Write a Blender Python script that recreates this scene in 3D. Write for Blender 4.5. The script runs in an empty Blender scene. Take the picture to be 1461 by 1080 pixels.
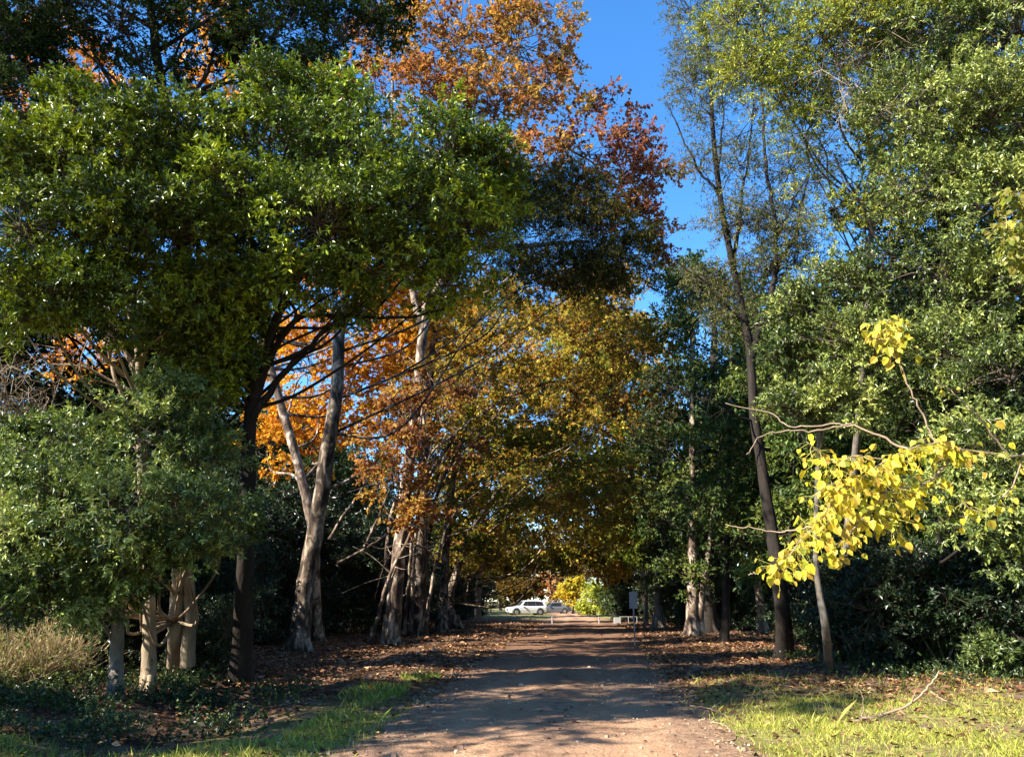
import bpy, bmesh, math, random
import numpy as np
from mathutils import Vector

R = np.random.default_rng(11)
random.seed(5)
SC = bpy.context.scene
COL = SC.collection

# ------------------------------------------------------------------ camera model
F = 1091.0
CX, CY = 730.5, 540.0
PITCH = math.radians(16.2)
CAMZ = 1.6
cP, sP = math.cos(PITCH), math.sin(PITCH)

def P(px, py, Y):
    """world point at distance Y down the lane, seen in that direction"""
    x = (px - CX) / F; yc = (CY - py) / F
    d = np.array([x, cP - yc * sP, sP + yc * cP])
    return d * (Y / d[1]) + np.array([0, 0, CAMZ])

def scale_at(px, py, Y):
    yc = (CY - py) / F
    return Y / (cP - yc * sP) / F          # metres per photo pixel

def G(px, py):
    x = (px - CX) / F; yc = (CY - py) / F
    d = np.array([x, cP - yc * sP, sP + yc * cP])
    p = d * (-CAMZ / d[2]); p[2] = 0
    return p

# ------------------------------------------------------------------ objects
def empty(name, loc, label, cat, group=None, rz=0):
    o = bpy.data.objects.new(name, None); COL.objects.link(o)
    o.location = [float(v) for v in loc]; o.rotation_euler = (0, 0, rz)
    o.empty_display_size = 0.2
    o['label'] = label; o['category'] = cat
    if group: o['group'] = group
    return o

def tag(o, label=None, cat=None, group=None, kind=None):
    if label: o['label'] = label
    if cat: o['category'] = cat
    if group: o['group'] = group
    if kind: o['kind'] = kind
    return o

class Acc:
    """collects quads with a colour for each face"""
    def __init__(s):
        s.v = []; s.q = []; s.t = []; s.m = []; s.n = 0; s.sm = []
    def add(s, v, q, tint=None, mat=0, smooth=False):
        v = np.asarray(v, np.float32).reshape(-1, 3); q = np.asarray(q, np.int32).reshape(-1, 4)
        if len(q) == 0: return
        s.v.append(v); s.q.append(q + s.n); s.n += len(v)
        if tint is None: tint = np.full((len(q), 3), .2, np.float32)
        s.t.append(np.asarray(tint, np.float32)); s.m.append(np.full(len(q), mat, np.int32))
        s.sm.append(np.full(len(q), smooth, bool))
    def build(s, name, mats, parent=None, origin=(0, 0, 0)):
        me = bpy.data.meshes.new(name)
        if s.v:
            v = np.concatenate(s.v) - np.asarray(origin, np.float32); q = np.concatenate(s.q)
            me.vertices.add(len(v)); me.vertices.foreach_set('co', v.ravel())
            me.loops.add(q.size); me.loops.foreach_set('vertex_index', q.ravel())
            me.polygons.add(len(q))
            me.polygons.foreach_set('loop_start', np.arange(0, q.size, 4, dtype=np.int32))
            me.polygons.foreach_set('material_index', np.concatenate(s.m))
            me.polygons.foreach_set('use_smooth', np.concatenate(s.sm))
            at = me.attributes.new('tint', 'FLOAT_COLOR', 'FACE')
            t = np.concatenate(s.t); at.data.foreach_set('color', np.c_[t, np.ones(len(t))].astype(np.float32).ravel())
            me.update(calc_edges=True)
        for m in (mats if isinstance(mats, (list, tuple)) else [mats]): me.materials.append(m)
        o = bpy.data.objects.new(name, me); COL.objects.link(o)
        if parent: o.parent = parent
        else: o.location = [float(a) for a in origin]
        return o

def norm(a):
    return a / np.maximum(np.linalg.norm(a, axis=-1, keepdims=True), 1e-9)

def resample(pts, n):
    pts = np.asarray(pts, float)
    if len(pts) == 2: pts = np.array([pts[0], pts.mean(0), pts[1]])
    e = np.vstack([2 * pts[0] - pts[1], pts, 2 * pts[-1] - pts[-2]])
    out = []; m = len(pts) - 1
    for u in np.linspace(0, m, n):
        i = min(int(u), m - 1); t = u - i
        a, b, c, d = e[i], e[i + 1], e[i + 2], e[i + 3]
        out.append(.5 * ((2 * b) + (-a + c) * t + (2 * a - 5 * b + 4 * c - d) * t * t + (-a + 3 * b - 3 * c + d) * t ** 3))
    return np.array(out)

def tube(acc, pts, r0, r1, n=None, sides=10, rough=.08, wob=0., flare=0., mat=0, tint=None):
    pts = np.asarray(pts, float)
    L = np.linalg.norm(np.diff(pts, axis=0), axis=1).sum()
    n = n or int(min(40, max(5, L / max(r0, .02) / 2.0)))
    c = resample(pts, n)
    if wob: c[1:-1] += R.normal(0, wob, (n - 2, 3))
    tan = norm(np.gradient(c, axis=0))
    ref = np.array([0.31, 0.17, 1.0]) if abs(tan[:, 2]).mean() < .7 else np.array([1.0, .2, .1])
    u = norm(np.cross(tan, ref)); w = np.cross(tan, u)
    s = np.linspace(0, 1, n)
    rad = r0 + (r1 - r0) * s ** .85
    if flare: rad = rad * (1 + flare * np.exp(-s * L / max(r0 * 2.2, .05)))
    a = np.linspace(0, 2 * math.pi, sides, endpoint=False)
    ph = R.uniform(0, 6.3, 4)
    lump = 1 + rough * (np.sin(2 * a[None] + ph[0] + s[:, None] * 7) + .7 * np.sin(3 * a[None] + ph[1] - s[:, None] * 11)
                        + .5 * np.sin(5 * a[None] + ph[2] + s[:, None] * 23)) + R.normal(0, rough * .4, (n, sides))
    rr = rad[:, None] * lump
    v = c[:, None] + rr[..., None] * (np.cos(a)[None, :, None] * u[:, None] + np.sin(a)[None, :, None] * w[:, None])
    i = np.arange(n - 1)[:, None] * sides; j = np.arange(sides)[None]
    q = np.stack([i + j, i + (j + 1) % sides, i + sides + (j + 1) % sides, i + sides + j], -1).reshape(-1, 4)
    vv = v.reshape(-1, 3); k = len(vv)
    vv = np.vstack([vv, c[-1] + tan[-1] * rad[-1]])
    j = np.arange(0, sides - 1, 2); b = (n - 1) * sides
    cap = np.stack([b + j, b + (j + 1) % sides, b + (j + 2) % sides, np.full(len(j), k)], -1)
    acc.add(vv, np.vstack([q, cap]), None if tint is None else np.tile(tint, (len(q) + len(cap), 1)), mat, True)
    return c

def twigs(acc, A, B, r0, r1, bend=.12, mat=1, sides=3, tint=(.08, .06, .045)):
    """many thin bent twigs at once"""
    A = np.asarray(A, float); B = np.asarray(B, float); n = len(A)
    if n == 0: return
    L = np.linalg.norm(B - A, axis=1, keepdims=True)
    M = (A + B) / 2 + R.normal(0, 1, (n, 3)) * L * bend
    C = np.stack([A, M, B], 1)
    t = norm(B - A); ref = np.where(np.abs(t[:, 2:3]) > .8, [[1., 0, 0]], [[0, 0, 1.]])
    u = norm(np.cross(t, ref)); w = np.cross(t, u)
    a = np.linspace(0, 2 * math.pi, sides, endpoint=False)
    rad = np.stack([np.broadcast_to(r0, n), np.broadcast_to((np.asarray(r0) + np.asarray(r1)) / 2, n), np.broadcast_to(r1, n)], 1)
    ring = np.cos(a)[None, :, None] * u[:, None] + np.sin(a)[None, :, None] * w[:, None]
    v = C[:, :, None] + rad[:, :, None, None] * ring[:, None]
    base = (np.arange(n) * 3 * sides)[:, None, None]; k = (np.arange(2) * sides)[None, :, None]; j = np.arange(sides)[None, None]
    q = np.stack([base + k + j, base + k + (j + 1) % sides, base + k + sides + (j + 1) % sides, base + k + sides + j], -1).reshape(-1, 4)
    acc.add(v.reshape(-1, 3), q, np.tile(np.asarray(tint), (len(q), 1)), mat)

def leaves(acc, p, d, nrm, L, W, col, broad=False, mat=0):
    n = len(p)
    if n == 0: return
    d = norm(d); nrm = norm(nrm - (nrm * d).sum(1, keepdims=True) * d); s = np.cross(d, nrm)
    L = L[:, None]; W = W[:, None]
    if not broad:
        m = p + d * L * .45
        v = np.stack([p, m + s * W * .5 + nrm * W * .16, p + d * L - nrm * L * .10, m - s * W * .5 + nrm * W * .16], 1)
        q = (np.arange(n) * 4)[:, None] + np.arange(4)[None]
        acc.add(v.reshape(-1, 3), q, col, mat)
    else:
        a = p + d * L * .18; b = p + d * L * .62; f = nrm * W * .13
        tip = p + d * L - nrm * L * .14
        v = np.stack([p, a + s * W * .46 + f, b + s * W * .40 + f * .6, tip, b - s * W * .40 + f * .6, a - s * W * .46 + f], 1)
        i = (np.arange(n) * 6)[:, None]
        q = np.stack([i + [0, 1, 2, 3], i + [0, 3, 4, 5]], 1).reshape(-1, 4)
        acc.add(v.reshape(-1, 3), q, np.repeat(col, 2, 0), mat)

# ------------------------------------------------------------------ materials
def mat(name):
    m = bpy.data.materials.new(name); m.use_nodes = True
    nt = m.node_tree; nt.nodes.clear()
    out = nt.nodes.new('ShaderNodeOutputMaterial')
    return m, nt, out

def N(nt, t, **kw):
    n = nt.nodes.new(t)
    for k, v in kw.items():
        if k in n.inputs: n.inputs[k].default_value = v
        else: setattr(n, k, v)
    return n

def leaf_material(name, rough=.45, spec=.4, transl=.3, tcol=(1.25, 1.25, .6)):
    m, nt, out = mat(name)
    at = N(nt, 'ShaderNodeAttribute', attribute_name='tint')
    oi = N(nt, 'ShaderNodeObjectInfo')
    hs = N(nt, 'ShaderNodeHueSaturation')
    mr = N(nt, 'ShaderNodeMapRange'); mr.inputs[3].default_value = .82; mr.inputs[4].default_value = 1.2
    nt.links.new(oi.outputs['Random'], mr.inputs[0]); nt.links.new(mr.outputs[0], hs.inputs['Value'])
    nt.links.new(at.outputs['Color'], hs.inputs['Color'])
    b = N(nt, 'ShaderNodeBsdfPrincipled', Roughness=rough); b.inputs['Specular IOR Level'].default_value = spec
    nt.links.new(hs.outputs[0], b.inputs['Base Color'])
    mx = N(nt, 'ShaderNodeMix', data_type='RGBA', blend_type='MULTIPLY'); mx.inputs[0].default_value = 1
    mx.inputs[7].default_value = (*tcol, 1); nt.links.new(hs.outputs[0], mx.inputs[6])
    tr = N(nt, 'ShaderNodeBsdfTranslucent'); nt.links.new(mx.outputs[2], tr.inputs['Color'])
    ms = N(nt, 'ShaderNodeMixShader'); ms.inputs[0].default_value = transl
    nt.links.new(b.outputs[0], ms.inputs[1]); nt.links.new(tr.outputs[0], ms.inputs[2]); nt.links.new(ms.outputs[0], out.inputs[0])
    return m

def blotch(m, scale, lo, hi, col):
    nt = m.node_tree; g = nt.nodes.new('ShaderNodeNewGeometry')
    n = N(nt, 'ShaderNodeTexNoise', Scale=scale, Detail=5.); nt.links.new(g.outputs['Position'], n.inputs['Vector'])
    mr = N(nt, 'ShaderNodeMapRange'); mr.inputs[1].default_value = lo; mr.inputs[2].default_value = hi; nt.links.new(n.outputs[0], mr.inputs[0])
    hs = [x for x in nt.nodes if x.type == 'HUE_SAT'][0]; to = [l.to_socket for l in hs.outputs[0].links]
    mx = N(nt, 'ShaderNodeMix', data_type='RGBA'); nt.links.new(mr.outputs[0], mx.inputs[0]); nt.links.new(hs.outputs[0], mx.inputs[6]); mx.inputs[7].default_value = (*col, 1)
    for t in to: nt.links.new(mx.outputs[2], t)

def noise_material(name, stops, scale=4., stretch=(1, 1, 1), detail=8., rough=.85, bump=.4, bscale=None, spec=.25, dist=.02, warp=0.):
    m, nt, out = mat(name)
    tc = N(nt, 'ShaderNodeTexCoord'); mp = N(nt, 'ShaderNodeMapping'); mp.inputs['Scale'].default_value = stretch
    nt.links.new(tc.outputs['Object'], mp.inputs[0])
    n1 = N(nt, 'ShaderNodeTexNoise', Scale=scale, Detail=detail, Roughness=.62, Distortion=warp); nt.links.new(mp.outputs[0], n1.inputs['Vector'])
    cr = N(nt, 'ShaderNodeValToRGB'); e = cr.color_ramp.elements
    while len(e) < len(stops): e.new(.5)
    for i, (p_, c_) in enumerate(stops): e[i].position = p_; e[i].color = (*c_, 1)
    nt.links.new(n1.outputs[0], cr.inputs[0])
    b = N(nt, 'ShaderNodeBsdfPrincipled', Roughness=rough); b.inputs['Specular IOR Level'].default_value = spec
    nt.links.new(cr.outputs[0], b.inputs['Base Color'])
    n2 = N(nt, 'ShaderNodeTexNoise', Scale=bscale or scale * 4, Detail=6.); nt.links.new(mp.outputs[0], n2.inputs['Vector'])
    bp = N(nt, 'ShaderNodeBump', Strength=bump, Distance=dist); nt.links.new(n2.outputs[0], bp.inputs['Height']); nt.links.new(bp.outputs[0], b.inputs['Normal'])
    nt.links.new(b.outputs[0], out.inputs[0])
    return m

def plain(name, col, rough=.5, metal=0., spec=.5, coat=0.):
    m = noise_material(name, [(.3, tuple(c * .88 for c in col)), (.7, tuple(min(1, c * 1.06) for c in col))], 3., rough=rough, bump=.03, spec=spec)
    b = [n for n in m.node_tree.nodes if n.type == 'BSDF_PRINCIPLED'][0]
    b.inputs['Metallic'].default_value = metal; b.inputs['Coat Weight'].default_value = coat
    return m

M_GLOSS = leaf_material('glossy_leaf', .38, .45, .14)
M_MATTE = leaf_material('soft_leaf', .55, .28, .24)
M_AUTUMN = leaf_material('autumn_leaf', .65, .15, .5, (1.35, 1.05, .6))
M_YELLOW = leaf_material('yellow_leaf', .5, .3, .4, (1.1, 1.1, .6))
blotch(M_YELLOW, 26., .56, .72, (.20, .13, .03))
M_DULL = leaf_material('dull_leaf', .75, .08, .15)
M_LITTER = leaf_material('dead_leaf', .7, .2, .1)
M_GRASS = leaf_material('grass_blade', .55, .25, .3)
M_TWIG = leaf_material('twig_wood', .8, .15, 0.0)
BARK_DARK = noise_material('dark_bark', [(.3, (.010, .008, .006)), (.6, (.026, .019, .014)), (.8, (.06, .048, .036))], 5., (1, 1, .25), bump=.9)  # dark bark, its colour deepened further to stand in for shade
BARK_TAN = noise_material('tan_bark', [(.3, (.16, .115, .07)), (.55, (.30, .23, .15)), (.75, (.42, .34, .24))], 5., (1, 1, .22), bump=.7)
BARK_PALE = noise_material('pale_bark', [(.40, (.035, .024, .018)), (.47, (.10, .068, .045)), (.53, (.17, .12, .085)), (.60, (.40, .33, .25)), (.8, (.5, .43, .34))], 3.2, (1, 1, .5), bump=.35, warp=.7)
BARK_BROWN = noise_material('brown_bark', [(.40, (.02, .014, .010)), (.48, (.06, .042, .028)), (.55, (.15, .11, .075)), (.62, (.34, .265, .19)), (.8, (.46, .38, .29))], 3.4, (1, 1, .45), bump=.6, warp=.8)
BARK_GREY = noise_material('grey_bark', [(.3, (.09, .075, .06)), (.6, (.2, .17, .13)), (.8, (.3, .26, .2))], 6., (1, 1, .35), bump=.6)
STICK = noise_material('dry_stick', [(.3, (.19, .135, .085)), (.7, (.40, .30, .20))], 12., bump=.3)

# ------------------------------------------------------------------ foliage
def sp(L, W, k, ns, br, sl, pal, mat_, droop=.25, up=.2, flat=.6, broad=False, tw=True, jit=.22, dens=1.):
    return dict(L=L, W=W, k=k, ns=ns, br=br, sl=sl, pal=np.array(pal), mat=mat_, droop=droop, up=up, flat=flat, broad=broad, tw=tw, jit=jit, dens=dens)

PRIVET = sp(.105, .045, 16, 12, .40, .36, [(.03, .052, .007), (.08, .125, .012), (.19, .25, .016), (.34, .39, .025)], M_GLOSS, dens=1.1)
PRIVET['shrink'] = .82
DARKGREEN = sp(.13, .06, 15, 11, .55, .5, [(.014, .026, .008), (.024, .042, .011), (.055, .075, .015)], M_DULL, dens=1.25)  # leaf colour kept dark in place of shade on the crowns
RPRIVET = sp(.092, .035, 19, 12, .46, .38, [(.04, .06, .018), (.10, .14, .035), (.21, .255, .06), (.36, .39, .10)], M_GLOSS)
LIGHTGREEN = sp(.085, .03, 16, 10, .40, .42, [(.12, .16, .025), (.26, .29, .04), (.40, .39, .055), (.12, .16, .03)], M_MATTE, droop=.4)
ORANGE = sp(.19, .17, 11, 9, .75, .7, [(.15, .07, .04), (.26, .12, .05), (.36, .19, .06), (.34, .24, .06), (.46, .31, .07)], M_AUTUMN, droop=.5)
GOLD = sp(.19, .17, 11, 9, .75, .7, [(.55, .26, .035), (.66, .38, .035), (.68, .47, .05), (.48, .19, .03)], M_AUTUMN, droop=.5)
ARCH = sp(.18, .16, 11, 8, .8, .75, [(.10, .135, .02), (.20, .23, .03), (.35, .34, .045), (.32, .21, .035), (.16, .09, .03), (.46, .42, .07)], M_AUTUMN, droop=.5)
RUST = sp(.18, .16, 11, 8, .8, .75, [(.16, .085, .03), (.32, .19, .04), (.44, .29, .05), (.26, .25, .035), (.46, .37, .06)], M_AUTUMN, droop=.5)
OLIVE = sp(.13, .032, 18, 10, .6, .6, [(.03, .034, .009), (.05, .052, .011), (.09, .075, .016)], M_DULL, droop=.7, up=-.1)
FEATHER = sp(.10, .026, 15, 8, .5, .55, [(.07, .08, .024), (.13, .14, .04), (.20, .18, .06), (.10, .12, .03)], M_MATTE, droop=.5, up=-.05)
MIDGREEN = sp(.17, .08, 13, 10, .8, .7, [(.028, .055, .012), (.05, .085, .018), (.09, .13, .024), (.16, .18, .03)], M_MATTE)
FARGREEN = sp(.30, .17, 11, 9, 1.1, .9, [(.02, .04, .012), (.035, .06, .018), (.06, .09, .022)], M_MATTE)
FAROLIVE = sp(.30, .2, 11, 9, 1.1, .9, [(.06, .07, .02), (.14, .12, .025), (.24, .14, .03), (.10, .07, .025)], M_AUTUMN)
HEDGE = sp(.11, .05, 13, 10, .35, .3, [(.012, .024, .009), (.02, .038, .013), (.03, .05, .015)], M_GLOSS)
BRIGHT = sp(.22, .12, 12, 9, .7, .6, [(.20, .26, .03), (.30, .34, .04), (.13, .19, .03)], M_MATTE)
YELLOWTREE = sp(.24, .16, 12, 9, .7, .6, [(.66, .48, .03), (.75, .58, .05), (.55, .48, .05)], M_YELLOW)
PEACH = sp(.24, .16, 12, 9, .7, .6, [(.45, .26, .10), (.5, .33, .16), (.3, .2, .08)], M_AUTUMN)

def pick(pal, u):
    n = len(pal) - 1
    x = np.clip(u, 0, .9999) * n; i = x.astype(int); f = (x - i)[:, None]
    return pal[i] * (1 - f) + pal[i + 1] * f

def sprays(acc, base, dirs, S, bu):
    """leafy shoots: base (n,3), direction (n,3), bu (n) colour position"""
    n = len(base); k = S['k']
    s = R.uniform(.1, 1, (n, k)) * S['sl'] * R.uniform(.6, 1.2, (n, 1))
    p = base[:, None] + dirs[:, None] * s[..., None]
    p[..., 2] -= S['droop'] * s * s * .6
    rnd = norm(R.normal(0, 1, (n, k, 3)))
    d = dirs[:, None] * .55 + rnd * .85; d[..., 2] -= S['droop'] * .5
    nr = R.normal(0, .5, (n, k, 3)) + dirs[:, None] * .25; nr[..., 2] += .75
    L = S['L'] * R.uniform(.55, 1.25, (n, k)) * R.uniform(.75, 1.25, (n, 1)); W = S['W'] * L / S['L'] * R.uniform(.8, 1.15, (n, k))
    u = np.clip(bu[:, None] + R.normal(0, .16, (n, k)), 0, 1)
    col = pick(S['pal'], u.ravel()) * np.exp(R.normal(0, S['jit'], (n * k, 1)))
    leaves(acc, p.reshape(-1, 3), d.reshape(-1, 3), nr.reshape(-1, 3), L.ravel(), W.ravel(), col, S['broad'])

def crown(acc, lobes, S, density=1., hub=None):
    for (c, r3, dn) in lobes:
        c = np.asarray(c, float); r3 = np.asarray(r3, float) * S.get('shrink', .90); rm = r3.mean()
        area = 4 * math.pi * rm * rm; dn = dn * R.uniform(.72, 1.32)
        br = min(S['br'], rm * .5)
        nb = max(4, int(density * dn * S['dens'] * area / (math.pi * br * br) * 1.2))
        dv = norm(R.normal(0, 1, (nb, 3))); fl = (dv[:, 2] < -.2) & (R.uniform(0, 1, nb) < S.get('hollow', .55)); dv[fl, 2] *= -1; lb = R.normal(0, .13)
        ph = R.uniform(0, 6.3, 3)
        lump = 1 + .16 * (np.sin(dv[:, 0] * 4 + ph[0]) + np.sin(dv[:, 1] * 4 + ph[1]) + np.sin(dv[:, 2] * 5 + ph[2])) / 1.5
        bc = c + dv * r3 * (R.uniform(.30, 1, (nb, 1)) ** .42) * (lump * np.where(R.uniform(0, 1, nb) < .16, R.uniform(1.1, 1.45, nb), 1))[:, None]
        bu = np.clip(R.beta(1.3, 1.4, nb) * .96 + .02 + lb, 0, 1)
        ns = S['ns']
        off = R.normal(0, .36, (nb, ns, 3)) * br * R.uniform(.6, 1.35, (nb, 1, 1)); off[..., 2] *= S['flat'] * .8
        base = bc[:, None] + off
        d = dv[:, None] * .6 + norm(off) * .55 + R.normal(0, .35, (nb, ns, 3)); d[..., 2] += S['up']
        d = norm(d).reshape(-1, 3); base = base.reshape(-1, 3)
        sprays(acc, base, d, S, np.clip(np.repeat(bu, ns) + R.normal(0, .1, nb * ns), 0, 1))
        if S['tw']:
            start = c + (bc - c) * .12 + R.normal(0, .1 * rm, (nb, 3))
            twigs(acc, start, bc, .010 + .006 * rm, .006, .1)
            twigs(acc, np.repeat(bc, ns, 0)[::2], (base + d * S['sl'] * .8)[::2], .005, .002, .08)

def lobes_px(spec, zs=.78):
    out = []
    for it in spec:
        px, py, Y, r = it[:4]; dn = it[4] if len(it) > 4 else 1.
        rw = r * scale_at(px, py, Y)
        out.append((P(px, py, Y), rw * np.array([1.08, 1.08, zs]), dn))
    return out

def limbs_to(acc, trunk, lobes, r, mat=0, sides=6):
    """limbs that leave the trunk and run to the middle of each leaf mass"""
    for c, r3, dn in lobes:
        h = np.linalg.norm(trunk[:, :2] - c[:2], axis=1)
        cost = np.abs((c[2] - trunk[:, 2]) - .55 * h - .3)
        i = max(int(np.argmin(cost + .15 * h)), len(trunk) // 4); a = trunk[i]
        ln = np.linalg.norm(c - a)
        if c[2] < a[2] + .05 * ln: continue
        m = a * .65 + c * .35 + R.normal(0, .06, 3) * ln - [0, 0, .05 * ln]; m2 = a * .3 + c * .7 + R.normal(0, .07, 3) * ln
        tube(acc, [a, m, m2, c], r * R.uniform(.8, 1.2), max(.012, r * .25), sides=sides, rough=.05)

def tree(name, label, cat, base, trunk_pts, r0, r1, bark, S, lobes, branches=(), density=1., limb=.05, group=None, flare=.5, extra=None, sides=12, cname='crown'):
    root = empty(name, base, label, cat, group)
    t = Acc(); pts = [np.asarray(p, float) for p in trunk_pts]
    pts[0] = np.asarray(base, float) - np.array([0, 0, .15])
    c = tube(t, pts, r0, r1, n=34, sides=sides, flare=flare, rough=.05, wob=r0 * .035)
    for an in R.uniform(0, 6.3, 5 if r0 > .12 else 3):       # root flare
        dd = np.array([math.cos(an), math.sin(an), 0.]); b0 = np.asarray(base, float)
        tube(t, [b0 + [0, 0, r0 * 2.2] + dd * r0 * .5, b0 + dd * r0 * 1.2 + [0, 0, r0 * .45], b0 + dd * r0 * 2.3 - [0, 0, r0 * .5]], r0 * .5, r0 * .22, n=7, sides=7, rough=.06)
    if limb: limbs_to(t, c, lobes, limb)
    t.build('trunk', bark, root, base)
    for bp, a, b in branches:
        bp = np.asarray(bp, float); L = np.linalg.norm(np.diff(bp, axis=0), axis=1).mean()
        bp = resample(bp, len(bp) * 2); bp[1:-1] += R.normal(0, (.03 if a < .07 else .010) * L, (len(bp) - 2, 3))
        x = Acc(); c2 = tube(x, bp, a, b, sides=10, rough=.05, wob=min(a * .2, .02), flare=.4 if a < .1 else .1)
        for j in (R.integers(len(c2) // 3, len(c2), int(3 + 4 * L)) if a < .125 else ()):
            e = c2[j] + R.normal(0, .32, 3) * L + [0, 0, .12 * L]; m_ = (c2[j] + e) / 2 + R.normal(0, .05, 3) * L
            tube(x, [c2[j], m_, e], min(max(b * .7, .006), .018), max(min(b * .25, .006), .003), n=7, sides=5, rough=.05)
        x.build('branch', bark, root, base)
    k = Acc(); crown(k, lobes, S, density)
    if extra: extra(k)
    k.build(cname, [S['mat'], M_TWIG], root, base)
    return root

def px_path(pts, Y=None):
    return [P(p[0], p[1], p[2] if len(p) > 2 else Y) for p in pts]

# ------------------------------------------------------------------ ground, road, sky
def road_c(y):
    return np.interp(y, [-20, 0, 9, 14, 23, 34, 50, 75, 100, 160], [.1, .2, .34, .72, 1.5, 2.6, 4.2, 5.8, 6.9, 9])
def road_w(y):
    return np.interp(y, [0, 9, 14, 23, 50, 75, 105, 160], [4.4, 4.4, 4.5, 5.0, 6., 5., 4.2, 5])
def gz(x, y):
    x = np.asarray(x, float); y = np.asarray(y, float)
    d = np.abs(x - road_c(y)) - road_w(y) / 2
    k = np.clip((d - .1) / 1.5, 0, 1)
    z = .05 * np.sin(x * .9 + 1) * np.sin(y * .7) + .03 * np.sin(x * 2.3 + y * 1.7) + .02 * np.sin(x * 5.1 - y * 3.3)
    z = z + .05 - .22 * np.exp(-((x + 4.6 + (y - 12) * .03) / 1.1) ** 2) * np.clip((y - 6) / 4, 0, 1) * np.clip((40 - y) / 10, 0, 1)
    far = np.clip((130 - np.hypot(x, y)) / 40, 0, 1)
    return z * k * far

xs = np.unique(np.concatenate([np.linspace(-12, 14, 131), np.sign(np.linspace(-1, 1, 60)) * np.abs(np.linspace(-1, 1, 60)) ** 2.5 * 900]))
ys = np.unique(np.concatenate([np.linspace(4, 40, 181), np.linspace(-60, 4, 20), np.linspace(40, 120, 80), 120 + np.linspace(0, 1, 25) ** 2 * 1500]))
XX, YY = np.meshgrid(xs, ys, indexing='ij')
ZZ = gz(XX, YY)
nx, ny = XX.shape
ii, jj = np.meshgrid(np.arange(nx - 1), np.arange(ny - 1), indexing='ij')
q = np.stack([ii * ny + jj, (ii + 1) * ny + jj, (ii + 1) * ny + jj + 1, ii * ny + jj + 1], -1).reshape(-1, 4)

def ground_material():
    m, nt, out = mat('ground_cover')
    g = N(nt, 'ShaderNodeNewGeometry')
    sx = N(nt, 'ShaderNodeSeparateXYZ'); nt.links.new(g.outputs['Position'], sx.inputs[0])
    def noise(s, d=8., dist=0.):
        n = N(nt, 'ShaderNodeTexNoise', Scale=s, Detail=d, Roughness=.6, Distortion=dist); nt.links.new(g.outputs['Position'], n.inputs['Vector']); return n
    def ramp(src, stops):
        c = N(nt, 'ShaderNodeValToRGB'); e = c.color_ramp.elements
        while len(e) < len(stops): e.new(.5)
        for i, (p_, c_) in enumerate(stops): e[i].position = p_; e[i].color = (*c_, 1)
        nt.links.new(src, c.inputs[0]); return c
    def mix(f, a, b):
        x = N(nt, 'ShaderNodeMix', data_type='RGBA'); nt.links.new(f, x.inputs[0]); nt.links.new(a, x.inputs[6]); nt.links.new(b, x.inputs[7]); return x.outputs[2]
    grass = ramp(noise(9.).outputs[0], [(.3, (.09, .085, .022)), (.5, (.20, .19, .05)), (.7, (.34, .30, .11))])
    litter = ramp(noise(14.).outputs[0], [(.3, (.025, .015, .010)), (.48, (.075, .038, .022)), (.62, (.15, .08, .042)), (.78, (.27, .17, .10))])
    soil = ramp(noise(5.).outputs[0], [(.3, (.10, .065, .04)), (.7, (.22, .15, .10))])
    # litter takes over from grass beyond about 13 m down the lane
    mr = N(nt, 'ShaderNodeMapRange'); mr.inputs[1].default_value = 11.5; mr.inputs[2].default_value = 16.5
    n3 = noise(.8, 4.)
    ad = N(nt, 'ShaderNodeMath', operation='MULTIPLY_ADD'); ad.inputs[1].default_value = 7.; nt.links.new(n3.outputs[0], ad.inputs[0])
    sb = N(nt, 'ShaderNodeMath', operation='SUBTRACT'); sb.inputs[1].default_value = 3.5; nt.links.new(sx.outputs['Y'], sb.inputs[0]); 
    lx_ = N(nt, 'ShaderNodeMath', operation='MULTIPLY_ADD'); lx_.inputs[1].default_value = -1.; lx_.inputs[2].default_value = -2.6; nt.links.new(sx.outputs['X'], lx_.inputs[0])
    l2_ = N(nt, 'ShaderNodeMath', operation='MAXIMUM'); l2_.inputs[1].default_value = 0.; nt.links.new(lx_.outputs[0], l2_.inputs[0])
    l3_ = N(nt, 'ShaderNodeMath', operation='MULTIPLY_ADD'); l3_.inputs[1].default_value = 3.; nt.links.new(l2_.outputs[0], l3_.inputs[0]); nt.links.new(sb.outputs[0], l3_.inputs[2])
    nt.links.new(l3_.outputs[0], ad.inputs[2])
    nt.links.new(ad.outputs[0], mr.inputs[0])
    far = N(nt, 'ShaderNodeMapRange'); far.inputs[1].default_value = 66; far.inputs[2].default_value = 78; nt.links.new(sx.outputs['Y'], far.inputs[0])
    sm = N(nt, 'ShaderNodeMath', operation='SUBTRACT', use_clamp=True); nt.links.new(mr.outputs[0], sm.inputs[0]); nt.links.new(far.outputs[0], sm.inputs[1])
    c1 = mix(sm.outputs[0], grass.outputs[0], litter.outputs[0])
    pr = ramp(noise(1.6, 5.).outputs[0], [(.48, (0, 0, 0)), (.60, (1, 1, 1))])
    c2 = mix(pr.outputs[0], c1, soil.outputs[0])
    b = N(nt, 'ShaderNodeBsdfPrincipled', Roughness=.95); b.inputs['Specular IOR Level'].default_value = .15
    nt.links.new(c2, b.inputs['Base Color'])
    bp = N(nt, 'ShaderNodeBump', Strength=.8, Distance=.05); nt.links.new(noise(24.).outputs[0], bp.inputs['Height']); nt.links.new(bp.outputs[0], b.inputs['Normal'])
    nt.links.new(b.outputs[0], out.inputs[0])
    return m

a = Acc(); a.add(np.stack([XX, YY, ZZ], -1).reshape(-1, 3), q, smooth=True)
tag(a.build('ground', ground_material()), 'grass and leaf littered ground under the trees', kind='structure')

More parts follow.
